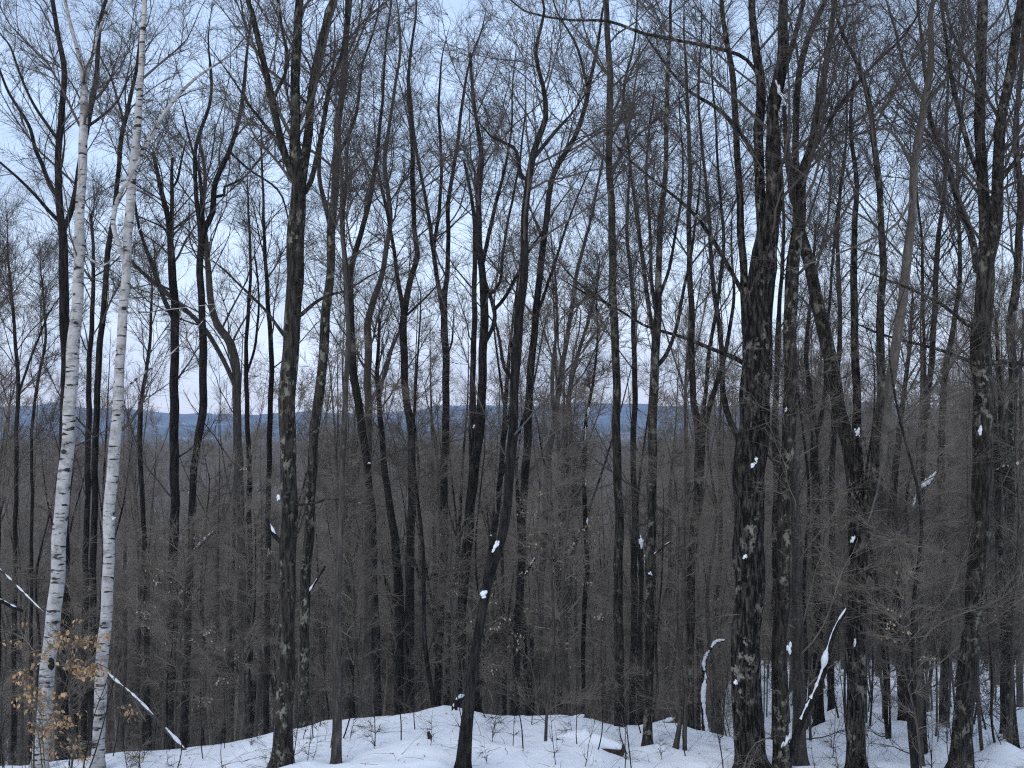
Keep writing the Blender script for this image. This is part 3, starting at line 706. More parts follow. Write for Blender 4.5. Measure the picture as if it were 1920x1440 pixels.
T['t29'] = traced_tree('hardwood_tree', 'wavy grey stem half behind the thick lichened maple', 'maple', 33, [
    ([(1895, 900, 16), (1898, 800, 16), (1899, 690, 17), (1894, 613, 17), (1906, 547, 16), (1908, 470, 14), (1913, 350, 13), (1905, 250, 11), (1912, 150, 9), (1920, 30, 7)], None)],
    n=(40, 7, 5), zlo=(760, 400), seed=31)
T['t30'] = traced_tree('hardwood_tree', 'slender dark pole right of the smooth pale tan stem', 'dark', 38, [
    ([(1728, 950, 12), (1735, 780, 12), (1747, 680, 12), (1752, 580, 11), (1757, 480, 10), (1768, 380, 8), (1775, 250, 6), (1780, 120, 4)], None),
    ([(1737, 770, 7), (1733, 680, 7), (1730, 547, 6), (1728, 450, 5), (1718, 330, 4)], 0)],
    n=(44, 7, 5), zlo=(760, 450), seed=32)
traced_tree('hardwood_tree', 'dark trunk with two thin tops between massive maple and leaning pale stems', 'dark', 40, [([(1530, 960, 16), (1528, 880, 16), (1527, 813, 15), (1518, 740, 10), (1512, 660, 8), (1520, 560, 6), (1530, 420, 5)], None), ([(1530, 830, 8), (1545, 750, 8), (1550, 650, 6), (1560, 500, 5), (1575, 350, 4)], 0)], None, n=(46, 7, 5), zlo=(760, 450), seed=33)
traced_tree('hardwood_tree', 'thin dark pole close left of the lichen spotted maple', 'dark', 46, [([(503, 960, 10), (504, 880, 10), (507, 780, 10), (508, 647, 9), (501, 547, 8), (497, 480, 7), (494, 380, 5), (490, 280, 4)], None)], None, n=(28, 6, 5), zlo=(760, 450), seed=34)
traced_tree('hardwood_tree', 'thinnest forked pole between the curving trunk and the spotted maple', 'dark', 48, [([(468, 960, 9), (467, 880, 9), (464, 780, 9), (461, 680, 8), (466, 580, 7), (470, 480, 5), (465, 380, 4)], None), ([(462, 700, 5), (480, 640, 5), (485, 560, 4), (478, 480, 3)], 0)], None, n=(34, 6, 5), zlo=(760, 450), seed=35)
traced_tree('hardwood_tree', 'grey shadowed trunk left of the open sky gap, leaning left as it rises', 'dark', 43, [([(747, 1343, 18), (751, 1193, 18), (745, 1060, 16), (735, 980, 14), (722, 880, 12), (712, 780, 10), (708, 700, 8), (712, 600, 5)], None)], None, n=(28, 6, 5), zlo=(900, 600), seed=36)
traced_tree('hardwood_tree', 'grey beech like trunk curving right, behind the thin leaning beech sapling', 'beech', 44, [([(1008, 1340, 12), (1012, 1180, 12), (1020, 1000, 12), (1030, 850, 11), (1050, 720, 10), (1068, 600, 8), (1085, 500, 7), (1110, 400, 5), (1130, 300, 4)], None), ([(1040, 790, 7), (1036, 700, 7), (1044, 600, 6), (1040, 500, 4)], 0)], None, n=(44, 7, 5), zlo=(760, 500), seed=37)
traced_tree('hardwood_tree', 'slim grey pole just left of the thin snow streaked stem', 'beech', 46, [([(1063, 1340, 10), (1060, 1180, 10), (1056, 1000, 10), (1058, 880, 10), (1062, 780, 9), (1080, 680, 7), (1100, 610, 6), (1120, 540, 4)], None)], None, n=(30, 6, 5), zlo=(820, 560), seed=38)
traced_tree('hardwood_tree', 'slim dark pole between the straight slim maple and the broom topped maple', 'dark', 42, [([(1185, 1340, 12), (1188, 1180, 12), (1190, 1000, 12), (1188, 850, 11), (1190, 700, 10), (1186, 560, 8), (1176, 430, 6), (1180, 300, 4)], None)], None, n=(36, 7, 5), zlo=(740, 460), seed=39)
traced_tree('hardwood_tree', 'dark trunk rising behind the straight pale grey young beech', 'dark', 38, [([(1690, 1300, 14), (1682, 1150, 14), (1672, 1000, 14), (1676, 900, 13), (1690, 780, 10), (1702, 680, 8), (1712, 560, 6)], None)], None, n=(34, 6, 5), zlo=(900, 600), seed=40)
T['pale_pole'] = traced_tree('beech_tree', 'straight pale grey young beech among the snowy gaps on the shelf', 'beech', 28, [
    ([(1725, 1385, 14), (1723, 1250, 13), (1723, 1093, 12), (1722, 960, 11), (1724, 850, 9), (1728, 740, 7), (1726, 640, 4)], None)],
    n=(40, 7, 5), zlo=(1250, 900), crown='twig_light', seed=41, flat=0.3, rmul=0.62, up1=0.01, len1=(1.2, 3.0), lowfrac=0.4, ang1=(0.8, 1.35))
T['bent'] = traced_tree('beech_tree', 'dark young trunk bending at its middle in front of the snowy gaps', 'dark', 25.5, [
    ([(1716, 1440, 15), (1708, 1340, 14), (1698, 1250, 13), (1686, 1180, 11), (1680, 1100, 10), (1676, 1000, 9), (1680, 900, 7), (1690, 800, 5)], None),
    ([(1695, 1235, 7), (1680, 1200, 8), (1660, 1160, 8), (1636, 1120, 6)], 0)],
    n=(30, 6, 5), zlo=(1250, 950), crown='twig_light', seed=42, flat=0.3, rmul=0.62, up1=0.0, len1=(1.0, 2.4), ang1=(0.8, 1.35), lowfrac=0.3)
T['thin1'] = traced_tree('beech_tree', 'slim smooth beech stem with a straight grey bole beside a crooked sapling on the snow', 'beech', None, [
    ([(1284, 1407, 8), (1285, 1260, 8), (1283, 1093, 7), (1281, 980, 6), (1286, 860, 4), (1284, 760, 3)], None)],
    n=(26, 6, 5), zlo=(1250, 900), crown='twig_light', seed=43, flat=0.3, rmul=0.62, up1=0.01, len1=(0.9, 2.0), ang1=(0.8, 1.3), lowfrac=0.3, tw_r=0.0035)
T['crook'] = traced_tree('beech_tree', 'crooked young beech curving at its foot on the snow', 'beech', None, [
    ([(1264, 1404, 9), (1272, 1370, 9), (1275, 1335, 8), (1273, 1240, 7), (1268, 1120, 6), (1272, 1000, 4), (1266, 900, 3)], None)],
    n=(24, 6, 5), zlo=(1250, 950), crown='twig_light', seed=44, flat=0.3, rmul=0.62, up1=0.01, len1=(0.9, 2.0), ang1=(0.8, 1.3), lowfrac=0.3, tw_r=0.0035)
T['sap1'] = traced_tree('beech_tree', 'thin leaning pale beech sapling left of the half buried log', 'beech', None, [
    ([(1023, 1392, 6), (1026, 1330, 6), (1034, 1260, 6), (1038, 1200, 5), (1036, 1100, 5), (1030, 980, 4), (1032, 880, 3)], None)],
    n=(26, 6, 5), zlo=(1250, 980), crown='twig_light', seed=45, flat=0.3, rmul=0.62, up1=0.01, len1=(0.9, 2.0), ang1=(0.8, 1.3), lowfrac=0.3, tw_r=0.0035)
# right and left margins
T['edge'] = traced_tree('hardwood_tree', 'slim dark trunk at the left forest margin with a little snowy limb', 'dark', 33, [([(-6, 1400, 13), (-5, 1200, 12), (-4, 1000, 11), (-8, 850, 9), (-20, 700, 7), (-30, 500, 4)], None)], n=(30, 6, 5), zlo=(900, 600), seed=54)
traced_tree('hardwood_tree', 'lichened grey trunk left of the thick lichened maple', 'maple', 36, [([(1770, 1300, 17), (1772, 1150, 17), (1768, 1000, 16), (1765, 860, 14), (1770, 720, 12), (1790, 600, 10), (1800, 480, 8), (1795, 300, 6), (1812, 150, 4)], None)], None, n=(44, 7, 5), zlo=(760, 430), seed=46)
traced_tree('hardwood_tree', 'spindly forked tree at the left forest margin before the blue hills', 'dark', 44, [([(30, 900, 8), (31, 800, 8), (34, 740, 8), (30, 650, 7), (22, 560, 6), (15, 480, 4)], None), ([(33, 740, 5), (52, 690, 5), (70, 640, 4), (90, 590, 3)], 0)], None, n=(40, 7, 6), zlo=(820, 620), seed=47)
traced_tree('hardwood_tree', 'thinnest bending stem at the left forest margin', 'dark', 50, [([(60, 900, 6), (60, 800, 6), (70, 720, 6), (85, 640, 5), (80, 540, 4)], None)], None, n=(34, 7, 6), zlo=(820, 620), seed=48)
traced_tree('hardwood_tree', 'slim dark stem right of the thinner white birch', 'dark', 47, [([(268, 950, 9), (262, 850, 9), (266, 750, 8), (280, 650, 6), (285, 550, 4)], None)], None, n=(34, 7, 5), zlo=(820, 560), seed=49)
traced_tree('hardwood_tree', 'dark shadowed trunk right of the thick lichened maple', 'dark', 36, [([(1885, 1330, 18), (1882, 1200, 18), (1885, 1050, 17), (1889, 950, 15), (1880, 820, 12), (1872, 700, 9), (1868, 600, 6)], None)], None, n=(34, 7, 5), zlo=(900, 600), seed=50)
traced_tree('hardwood_tree', 'slim dark trunk hidden just behind the massive maple', 'dark', 44, [([(1455, 1000, 14), (1456, 900, 13), (1452, 800, 12), (1456, 700, 10), (1462, 560, 8), (1470, 420, 6), (1462, 260, 4)], None)], None, n=(36, 7, 5), zlo=(760, 430), seed=51)
traced_tree('hardwood_tree', 'dark stem leaning left out from behind the massive maple', 'dark', 43, [([(1395, 900, 12), (1360, 760, 11), (1352, 650, 10), (1335, 500, 8), (1325, 350, 6), (1310, 200, 5), (1315, 60, 3)], None)], None, n=(40, 7, 5), zlo=(760, 430), seed=52)
traced_tree('hardwood_tree', 'slender dark stem left of the crotch of the black trunk', 'dark', 45, [([(1560, 950, 11), (1562, 820, 11), (1570, 700, 10), (1575, 580, 9), (1570, 430, 7), (1585, 280, 5), (1590, 130, 3)], None)], None, n=(40, 7, 5), zlo=(760, 430), seed=53)

# ------------------------------------------------------------------ background trees: a few kinds, copied one by one
def proto_tree(seed, mat, twigmat, H=21.0, n=(56, 7, 4.5), fork=0.45, nst=3, lean=0.03, tw_r=0.006):
    rng = np.random.default_rng(500 + seed)
    r0 = H * 0.0064
    zz = np.array([-0.5, 0.0, 0.15, 0.3, fork, 0.65, 0.82, 1.0]) * H; zz[0] = -0.6
    xy = np.cumsum(rng.normal(size=(8, 2)) * H * 0.005 + rng.normal(size=2) * lean, axis=0); xy -= xy[1]
    rr = r0 * np.array([1.5, 1.25, 1, 0.9, 0.78, 0.45, 0.25, 0.06])
    main = catmull(np.column_stack([xy, zz]), 0.6, rr)
    stems = [main]
    for k in range(nst):
        zf = H * rng.uniform(fork * 0.8, fork * 1.35); j = int(np.argmin(abs(main[0][:, 2] - zf)))
        p0 = main[0][j]; az = rng.random() * 6.28; L = H * rng.uniform(0.28, 0.5)
        pts = [p0]
        tilt = rng.uniform(0.3, 0.65)
        for q in range(4):
            tilt *= 0.78
            pts.append(pts[-1] + L / 4 * np.array([math.cos(az) * math.sin(tilt), math.sin(az) * math.sin(tilt), math.cos(tilt)]) + rng.normal(size=3) * 0.12)
        stems.append(catmull(np.array(pts), 0.6, main[1][j] * np.array([0.62, 0.5, 0.36, 0.22, 0.06])))
    V, Q, off = [], [], 0
    for p, r in stems:
        v, q = tubes(p[None], r[None], 7, off); V.append(v); Q.append(q); off += len(v)
    trunk = mesh_from('trunk', V[0], Q[0], MAT[mat])
    limbs = []
    for p, r in stems[1:]:
        v, q = tubes(p[None], r[None], 6); limbs.append(mesh_from('limb', v, q, MAT[mat]))
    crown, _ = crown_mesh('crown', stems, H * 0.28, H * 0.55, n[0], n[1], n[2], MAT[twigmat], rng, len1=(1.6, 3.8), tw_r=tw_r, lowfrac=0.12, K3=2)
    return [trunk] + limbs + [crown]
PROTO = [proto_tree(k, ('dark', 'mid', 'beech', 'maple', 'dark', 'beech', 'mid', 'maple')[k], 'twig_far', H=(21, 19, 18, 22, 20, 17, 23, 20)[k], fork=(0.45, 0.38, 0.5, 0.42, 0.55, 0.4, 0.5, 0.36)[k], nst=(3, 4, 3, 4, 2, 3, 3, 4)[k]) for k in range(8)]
G_BG = 'background trees crowding the slope'
L_BG = {'mid': 'rough grey barked bare tree in the crowd on the slope below the snow crest', 'dark': 'dark trunked bare tree in the crowd on the slope below the snow crest', 'beech': 'smooth grey barked bare tree in the crowd on the slope below the snow crest', 'maple': 'lichen grey bare tree in the crowd on the slope below the snow crest'}
PKIND = ('dark', 'mid', 'beech', 'maple', 'dark', 'beech', 'mid', 'maple')
taken = [tuple(r.location[:2]) for r, _ in TREES]
def place(n, y0, y1, gap, rng, edge=0.42, pw=1.0):
    out = []
    tries = 0
    while len(out) < n and tries < 60000:
        tries += 1
        y = y0 + (y1 - y0) * rng.random() ** pw
        x = rng.uniform(-edge, edge) * (y + 6)
        g = gap * (0.7 + 0.012 * y)
        if all((x - a) ** 2 + (y - b) ** 2 > g * g for a, b in taken):
            taken.append((x, y)); out.append((x, y))
    return out
rngb = np.random.default_rng(91)
def copy_parts(meshes, names, root):
    for me, nm in zip(meshes, names):
        o = obj(nm, me, root)
        if nm in ('twigs', 'dead_leaves'): o['kind'] = 'stuff'
for i, (x, y) in enumerate(place(235, 46, 116, 1.4, rngb, pw=0.78)):
    k = int(rngb.integers(8))
    s = rngb.uniform(0.72, 1.05)
    root = empty('bare_tree', (x, y, ground(x, y)))
    root.scale = (s, s, s * rngb.uniform(0.92, 1.08)); root.rotation_euler = (rngb.normal() * 0.025, rngb.normal() * 0.025, rngb.random() * 6.28)
    tag(root, L_BG[PKIND[k]], 'tree', G_BG + ', ' + {'mid': 'rough grey', 'dark': 'dark', 'beech': 'smooth grey', 'maple': 'lichen grey'}[PKIND[k]] + ' bark')
    copy_parts(PROTO[k], ['trunk'] + ['limb'] * (len(PROTO[k]) - 2) + ['crown'], root)

# ------------------------------------------------------------------ understory saplings
def proto_sapling(seed, H, n, mat, twigmat, leaves=0, r=None, flat=0.3, tw=0.004, up1=0.015, leafmat='leaf_pale', leaf=0.055):
    rng = np.random.default_rng(800 + seed)
    r0 = r or (0.006 + 0.0045 * H)
    zz = np.array([-0.3, 0, .15, .35, .55, .75, .9, 1.0]) * H; zz[0] = -0.25
    xy = np.cumsum(rng.normal(size=(8, 2)) * H * 0.016, axis=0); xy -= xy[1]
    p, rr = catmull(np.column_stack([xy, zz]), max(H / 24, 0.1), r0 * np.array([1.3, 1.15, 1, .85, .65, .45, .28, .12]))
    stem = stem_mesh('stem', p, rr, 5, MAT[mat], rng, 0.05)
    tw_, (P1, P2, P3) = crown_mesh('twigs', [(p, rr)], H * 0.1, H * 0.45, n[0], n[1], n[2], MAT[twigmat], rng, len1=(0.28 * H, 0.5 * H) if H < 3 else (0.9, 2.2), ang1=(0.7, 1.3), up1=up1, flat=flat, lowfrac=0.3, tw_r=tw, twl=(0.15, 0.5), up3=0.0)
    out = [stem, tw_]
    if leaves:
        pool = np.concatenate([P3.reshape(-1, 3), P2[:, 2:].reshape(-1, 3)])
        cl = pool[rng.integers(len(pool), size=max(3, leaves // 6))]
        c = cl[rng.integers(len(cl), size=leaves)] + rng.normal(size=(leaves, 3)) * np.array([0.09, 0.09, 0.035])
        out.append(leaf_mesh(c, leaf, MAT[leafmat], rng))
    return out
def leaf_mesh(c, size, mat, rng):
    n = len(c)
    ax = nrm(rng.normal(size=(n, 3)) * np.array([0.6, 0.6, 0.35]) + np.array([0, 0, -0.75]))
    sd_ = nrm(np.cross(ax, rng.normal(size=(n, 3)))); nn = np.cross(ax, sd_)
    L = size * rng.uniform(0.7, 1.35, n)[:, None]; W = L * rng.uniform(0.22, 0.36, n)[:, None]; curl = L * rng.uniform(-0.2, 0.2, n)[:, None]
    v = np.stack([c, c + ax * L * 0.35 + sd_ * W + nn * curl, c + ax * L * 0.75 + sd_ * W * 0.7 + nn * curl * 0.3, c + ax * L, c + ax * L * 0.75 - sd_ * W * 0.7 + nn * curl * 0.3, c + ax * L * 0.35 - sd_ * W + nn * curl], 1)
    b = np.arange(n)[:, None] * 6
    Q = np.concatenate([b + np.array([[0, 1, 2, 3]]), b + np.array([[0, 3, 4, 5]])])
    return mesh_from('dead_leaves', v, Q, mat, False)
SAP = [proto_sapling(0, 6.5, (34, 6, 4), 'beech', 'twig_light'), proto_sapling(1, 8.5, (40, 6, 4), 'beech', 'twig_light'), proto_sapling(2, 5.0, (30, 6, 4), 'dark', 'twig'),
       proto_sapling(3, 7.0, (34, 6, 4), 'beech', 'twig_light', 26), proto_sapling(4, 9.5, (44, 6, 4), 'dark', 'twig'), proto_sapling(5, 4.2, (26, 6, 4), 'beech', 'twig_light', 40)]
SKIND = ('pale', 'pale', 'dark', 'leafy', 'dark', 'leafy')
L_SAP = {'pale': 'slender pale beech sapling with flat sprays of bare twigs on the wooded slope', 'dark': 'thin dark sapling on the wooded slope', 'leafy': 'beech sapling holding a few tan dead leaves on the wooded slope'}
shelf = [((rngb.uniform(1440, 1930) - 960) / F * q, q) for q in rngb.uniform(31.0, 52.0, 42)]
near_right = [(rngb.uniform(0.28, 0.37) * q, q) for q in rngb.uniform(24.0, 31.0, 7)]
for i, (x, y) in enumerate(place(170, 31.5, 85, 0.8, rngb, pw=1.3) + near_right + shelf):
    k = int(rngb.integers(6)); s = rngb.uniform(0.75, 1.3)
    root = empty('sapling', (x, y, ground(x, y)))
    root.scale = (s, s, s); root.rotation_euler = (rngb.normal() * 0.06, rngb.normal() * 0.06, rngb.random() * 6.28)
    tag(root, L_SAP[SKIND[k]], 'sapling', 'understory saplings, ' + SKIND[k])
    copy_parts(SAP[k], ('stem', 'twigs', 'dead_leaves'), root)
# thin whips standing in the open snow
WHIP = [proto_sapling(20 + k, (0.7, 1.0, 1.4, 1.9, 2.6)[k], (7, 3, 1.5), 'dark', 'twig', r=(0.005, 0.006, 0.008, 0.010, 0.012)[k], flat=0.8, tw=0.0022, up1=0.05) for k in range(5)]
L_W = ['low bare whip poking through the open snow', 'tall thin bare sapling standing in the open snow']
for i, (x, y) in enumerate(place(115, 24.0, 31.0, 0.28, rngb, edge=0.36)):
    k = int(rngb.integers(5)); s = rngb.uniform(0.8, 1.25)
    root = empty('bare_whip', (x, y, ground(x, y)))
    root.scale = (s, s, s); root.rotation_euler = (rngb.normal() * 0.12, rngb.normal() * 0.12, rngb.random() * 6.28)
    tag(root, L_W[k // 3], 'sapling', 'whips in the open snow, ' + ('low', 'tall')[k // 3])
    copy_parts(WHIP[k], ('stem', 'twigs'), root)
# beech sapling with brown leaves by the birches
def leafy(name, label, px, py, d, H, n, leaves, seed, leafmat='leaf', leaf=0.07, lean=(0, 0)):
    b0 = at(px, py, d)
    m3 = proto_sapling(seed, H, n, 'beech', 'twig_light', leaves, leafmat=leafmat, leaf=leaf)
    root = empty(name, (b0[0], d, ground(b0[0], d))); root.rotation_euler = (lean[0], lean[1], 0.4 * seed)
    tag(root, label, 'sapling')
    copy_parts(m3, ('stem', 'twigs', 'dead_leaves'), root)
leafy('beech_sapling', 'beech sapling thick with orange brown dead leaves between the two white birches', 128, 1420, 26.4, 3.0, (22, 5, 4), 420, 61, 'leaf', 0.085)
leafy('beech_sapling', 'smaller beech sapling with orange brown leaves left of the birch with the knot', 66, 1430, 27.0, 2.7, (16, 5, 3), 170, 62, 'leaf', 0.085)
leafy('beech_sapling', 'low beech sapling with a few tan leaves right of the thinner birch', 262, 1412, 27.0, 1.3, (8, 4, 3), 26, 63)
leafy('beech_sapling', 'beech sapling dotted with tan leaves between the birches and the spotted maple', 400, 1400, 31.0, 2.6, (14, 5, 3), 46, 64, 'leaf_pale')
leafy('beech_sapling', 'beech sapling with sparse tan leaves behind the half buried log', 1110, 1350, 33.0, 4.4, (20, 5, 3), 130, 65, 'leaf_pale', 0.065)
leafy('beech_sapling', 'beech sapling with sparse pale leaves left of the snow streaked stem', 1010, 1345, 33.5, 4.6, (18, 5, 3), 90, 66, 'leaf_pale', 0.06)
leafy('beech_sapling', 'beech sapling with pale leaves right of the foot of the leaning trunk', 918, 1345, 31.5, 2.6, (14, 5, 3), 50, 67, 'leaf_pale', 0.06)
leafy('beech_sapling', 'leafy brown topped sapling in front of the snowy gaps', 1755, 1400, 32.0, 4.6, (18, 5, 3), 60, 68, 'leaf', 0.06)

# ------------------------------------------------------------------ snow lumps, fallen wood
def blob(name, loc, size, seed, label, group=None, rot=(0, 0, 0), cat='snow'):
    """an uneven lump: one main body and smaller knobs grown into it"""
    rng = np.random.default_rng(seed)
    n, m = 9, 12
    VV, QQ, TT, off = [], [], [], 0
    parts = [(np.zeros(3), 0.72)] + [(rng.uniform(-0.95, 0.95, 3) * np.array([0.9, 0.3, 1.05]), rng.uniform(0.2, 0.5)) for _ in range(7)]
    for c, k in parts:
        th = np.linspace(0.12, math.pi - 0.12, n)[:, None]; ph = np.arange(m)[None, :] * 2 * math.pi / m
        o2 = rng.random() * 50
        rr = 1 + 0.8 * vnoise(ph * 1.1 + o2 + 0 * th, th * 2 + o2) * np.sin(th) * np.sin(ph / 2) + 0.5 * vnoise(np.cos(ph) * 2 + o2, th * 3)
        V = np.stack([rr * np.sin(th) * np.cos(ph), rr * np.sin(th) * np.sin(ph), rr * np.cos(th) + 0 * ph], -1).reshape(-1, 3)
        i = (np.arange(n - 1)[:, None] * m + np.arange(m)[None, :]); i2 = np.arange(n - 1)[:, None] * m + (np.arange(m)[None, :] + 1) % m
        QQ.append(np.stack([i, i + m, i2 + m, i2], -1).reshape(-1, 4) + off)
        V = np.vstack([V, [[0, 0, 1.0]], [[0, 0, -1.0]]])
        for q in range(m):
            TT += [(off + len(V) - 2, off + q, off + (q + 1) % m), (off + len(V) - 1, off + (n - 1) * m + (q + 1) % m, off + (n - 1) * m + q)]
        VV.append((V * k + c) * np.array(size) * 0.85); off += len(V)
    o = obj(name, mesh_from('snow_lump', np.vstack(VV), np.vstack(QQ), MAT['snow'], True, TT), None, loc)
    o.rotation_euler = rot
    tag(o, label, cat, group); return o
def on_tree(key, px, py):
    """nearest stem point of a tree to a pixel: position and radius there"""
    root = T[key]; built = [b for r, b in TREES if r == root][0]
    best = None
    for p, r in built:
        pr = np.stack([p[:, 0] / p[:, 1] * F + 960, 720 - F * np.tan(np.arctan2(p[:, 2] - EYE, p[:, 1]) - PITCH)], -1)
        dd = ((pr - np.array([px, py])) ** 2).sum(1); j = int(np.argmin(dd))
        if best is None or dd[j] < best[0]: best = (dd[j], p[j], r[j])
    return best[1], best[2]
def lump(key, px, py, w, h, label, group=None, tilt=0.0, seed=0, push=0.95):
    p, r = on_tree(key, px, py)
    d = p[1] - r * push
    q = at(px, py, d); k = d / F
    blob('snow_lump', q, (w / 2 * k, min(w / 2 * k, 0.06) + 0.015, h / 2 * k), seed + int(px), label, group, (0, tilt, 0))
lump('t15', 907, 1112, 19, 16, 'bright snow lump on the lower stub of the long leaning trunk', tilt=-0.5, push=1.5)
lump('t15', 929, 1024, 10, 24, 'narrow snow cap on the broken stem beside the long leaning trunk', tilt=0.55)
lump('t20', 1312, 754, 13, 14, 'snow lodged in the low V fork of the grey maple')
lump('t24', 1608, 810, 15, 17, 'bright snow lump in the crotch of the black trunk')
lump('t24', 1599, 1012, 8, 18, 'small upright snow lump on the black trunk below its crotch', tilt=0.2)
lump('t24', 1603, 1207, 6, 20, 'thin snow streak low on the black trunk', tilt=0.2)
lump('t21', 1410, 872, 20, 13, 'snow ledge on the bark of the massive maple', tilt=-0.4)
lump('t21', 1418, 861, 8, 10, 'small round snow lump just above the ledge on the massive maple')
lump('t21', 1379, 1280, 9, 12, 'snow specks on the mossy burl of the massive maple')
lump('t21', 1398, 1043, 12, 10, 'small snow patch on the middle of the massive maple')
lump('t21', 1460, 168, 11, 34, 'tall snow strip high between the stems of the massive maple', tilt=-0.25)
lump('t21', 1460, 214, 8, 12, 'small snow lump under the strip high on the massive maple')
lump('t19b', 1203, 1016, 10, 24, 'tall snow lump topping the thin dead stem', tilt=-0.2)
lump('t19', 1219, 1075, 10, 7, 'little snow patch on the trunk of the broom topped maple')
lump('t8', 523, 932, 8, 15, 'snow lump on the left side of the lichen spotted maple')
lump('t22', 1480, 1219, 12, 26, 'long snow lump on the bark behind the massive maple', tilt=-0.15)
lump('t22', 1474, 1390, 11, 34, 'snow wedge at the foot of the trunk behind the massive maple', tilt=0.45)
lump('t22', 1474, 768, 6, 10, 'snow speck beside the grey lichen patched trunk')
lump('t17', 1103, 770, 5, 26, 'upper snow streak on the thin crooked stem', tilt=0.2)
lump('t17', 1098, 815, 4, 32, 'long snow streak on the thin crooked stem')
lump('t17', 1098, 905, 4, 22, 'middle snow streak on the thin crooked stem')
lump('t17', 1101, 978, 4, 14, 'lower snow streak on the thin crooked stem')
lump('t16', 889, 800, 6, 8, 'snow speck on the dark double trunk', tilt=0.4)
lump('t28', 1838, 805, 8, 22, 'broken snow streak on the thick lichened maple', tilt=0.2)
lump('t10', 692, 868, 6, 4, 'snow speck on the dark slanting trunk')
lump('birchB', 213, 972, 9, 6, 'snow lump on a broken stub of the thinner birch')

def fallen(name, label, cat, pts, mat, snow=None, seed=0, rough=0.1, key=None, lay=False):
    """a dead stem through photograph points (x, y, width, distance)"""
    rng = np.random.default_rng(seed)
    if key:
        q0 = on_tree(key, pts[0][0], pts[0][1])[0][1]; pts = [(x, y, w, q0 - 0.002 * i * q0) for i, (x, y, w, q) in enumerate(pts)]
    P = np.array([at(x, y, q) for x, y, w, q in pts]); R = np.array([w / 2 / F * q for x, y, w, q in pts])
    if lay: P[:, 2] = [ground(a, b) + 0.95 * c for (a, b, _), c in zip(P, R)]
    p, r = catmull(P, 0.045, R)
    base = p[0].copy()
    root = empty(name, base); tag(root, label, cat)
    obj('stem', stem_mesh('stem', p - base, r, 9, MAT[mat], rng, rough), root)
    if snow:
        for (a, b, th, lab) in snow:
            i, j = int(a * (len(p) - 1)), max(int(b * (len(p) - 1)), int(a * (len(p) - 1)) + 3)
            sp = p[i:j + 1].copy(); sr = r[i:j + 1].copy()
            tt = np.linspace(0, 1, len(sp)); env = np.sqrt(np.clip(np.sin(np.pi * (0.06 + 0.88 * tt)), 0, 1))
            tan = nrm(np.gradient(sp, axis=0)); up = np.array([0, -0.45, 1.0]) - tan * (tan @ np.array([0, -0.45, 1.0]))[:, None]
            sp = sp + nrm(up) * (sr * 0.75)[:, None]
            Ls = np.linalg.norm(sp[-1] - sp[0])
            rad = (sr * th) * env * np.clip(0.72 + 1.5 * fbm(tt * Ls * 6 + seed * 7.7, 0 * tt, 3), 0.85 if lay else 0.3 if seed == 6 else 0.0, 1.15)
            o = obj('snow_strip', stem_mesh('snow_strip', sp - base, rad, 9, MAT['snow'], rng, 0.12), None, base)
            tag(o, lab, 'snow')
    return root
gd = hit(350, 1406)
fallen('leaning_pole', 'fallen thin birch pole slanting down behind both white birches to the snow', 'dead tree',
       [(352, 1412, 7, gd), (305, 1361, 7, gd + .3), (255, 1309, 6, gd + .5), (205, 1266, 6, gd + .8), (140, 1200, 5, gd + 1.1), (85, 1152, 5, gd + 1.4), (0, 1068, 5, gd + 1.9), (-90, 985, 4, gd + 2.4)], 'beech',
       [(0.02, 0.10, 1.0, 'short snow strip at the foot of the fallen pole'), (0.15, 0.26, 0.8, 'broken snow strip low on the fallen pole'), (0.27, 0.38, 0.9, 'snow strip on the fallen pole right of the thinner birch'), (0.60, 0.95, 0.75, 'long thin snow strip on the fallen pole left of the birch with the knot')], 5)
fallen('leaning_dead_stem', 'curved dead stem plastered with snow leaning toward the black trunk', 'dead tree',
       [(1478, 1420, 14, 26.5), (1506, 1345, 14, 26.4), (1528, 1302, 15, 26.3), (1543, 1262, 15, 26.2), (1551, 1228, 13, 26.1), (1560, 1196, 10, 26), (1572, 1168, 8, 25.9), (1588, 1142, 6, 25.8)], 'dark',
       [(0.26, 0.42, 0.85, 'lower ragged snow on the curved leaning stem'), (0.42, 0.74, 1.15, 'thick snow along the curved leaning stem'), (0.74, 1.0, 1.0, 'thin snow at the upper end of the curved leaning stem')], 6)
fallen('snowy_snag', 'twisted broken snag caked with snow left of the massive maple', 'dead tree',
       [(1326, 1385, 10, 33), (1320, 1337, 9, 33), (1318, 1306, 9, 33), (1322, 1272, 8, 33), (1319, 1250, 7, 33), (1323, 1232, 6, 33), (1332, 1218, 6, 33.1), (1342, 1204, 5, 33.2), (1358, 1201, 4, 33.4)], 'dark',
       [(0.02, 0.24, 0.8, 'snow on the foot of the twisted snag'), (0.24, 0.6, 1.0, 'long snow coat up the twisted snag'), (0.62, 0.82, 1.0, 'snow on the bend of the twisted snag'), (0.84, 1.0, 1.2, 'snow on the arm of the twisted snag')], 7)
ld = hit(1125, 1412)
fallen('half_buried_log', 'thick brown rotten log half buried under a smooth snow cap', 'log',
       [(1046, 1398, 14, ld + .35), (1085, 1402, 20, ld + .2), (1125, 1408, 24, ld + .05), (1168, 1408, 25, ld)], 'wood',
       [(0.0, 0.985, 1.35, 'smooth thick snow cap along the half buried log')], 8, 0.14, lay=True)
fallen('fallen_log', 'short dark log with a snow top left of the crooked young beech', 'log',
       [(1221, 1360, 9, 32), (1245, 1355, 9, 32), (1268, 1349, 8, 32.2)], 'wood', [(0.05, 0.95, 1.0, 'snow on the short log by the crooked young beech')], 9)
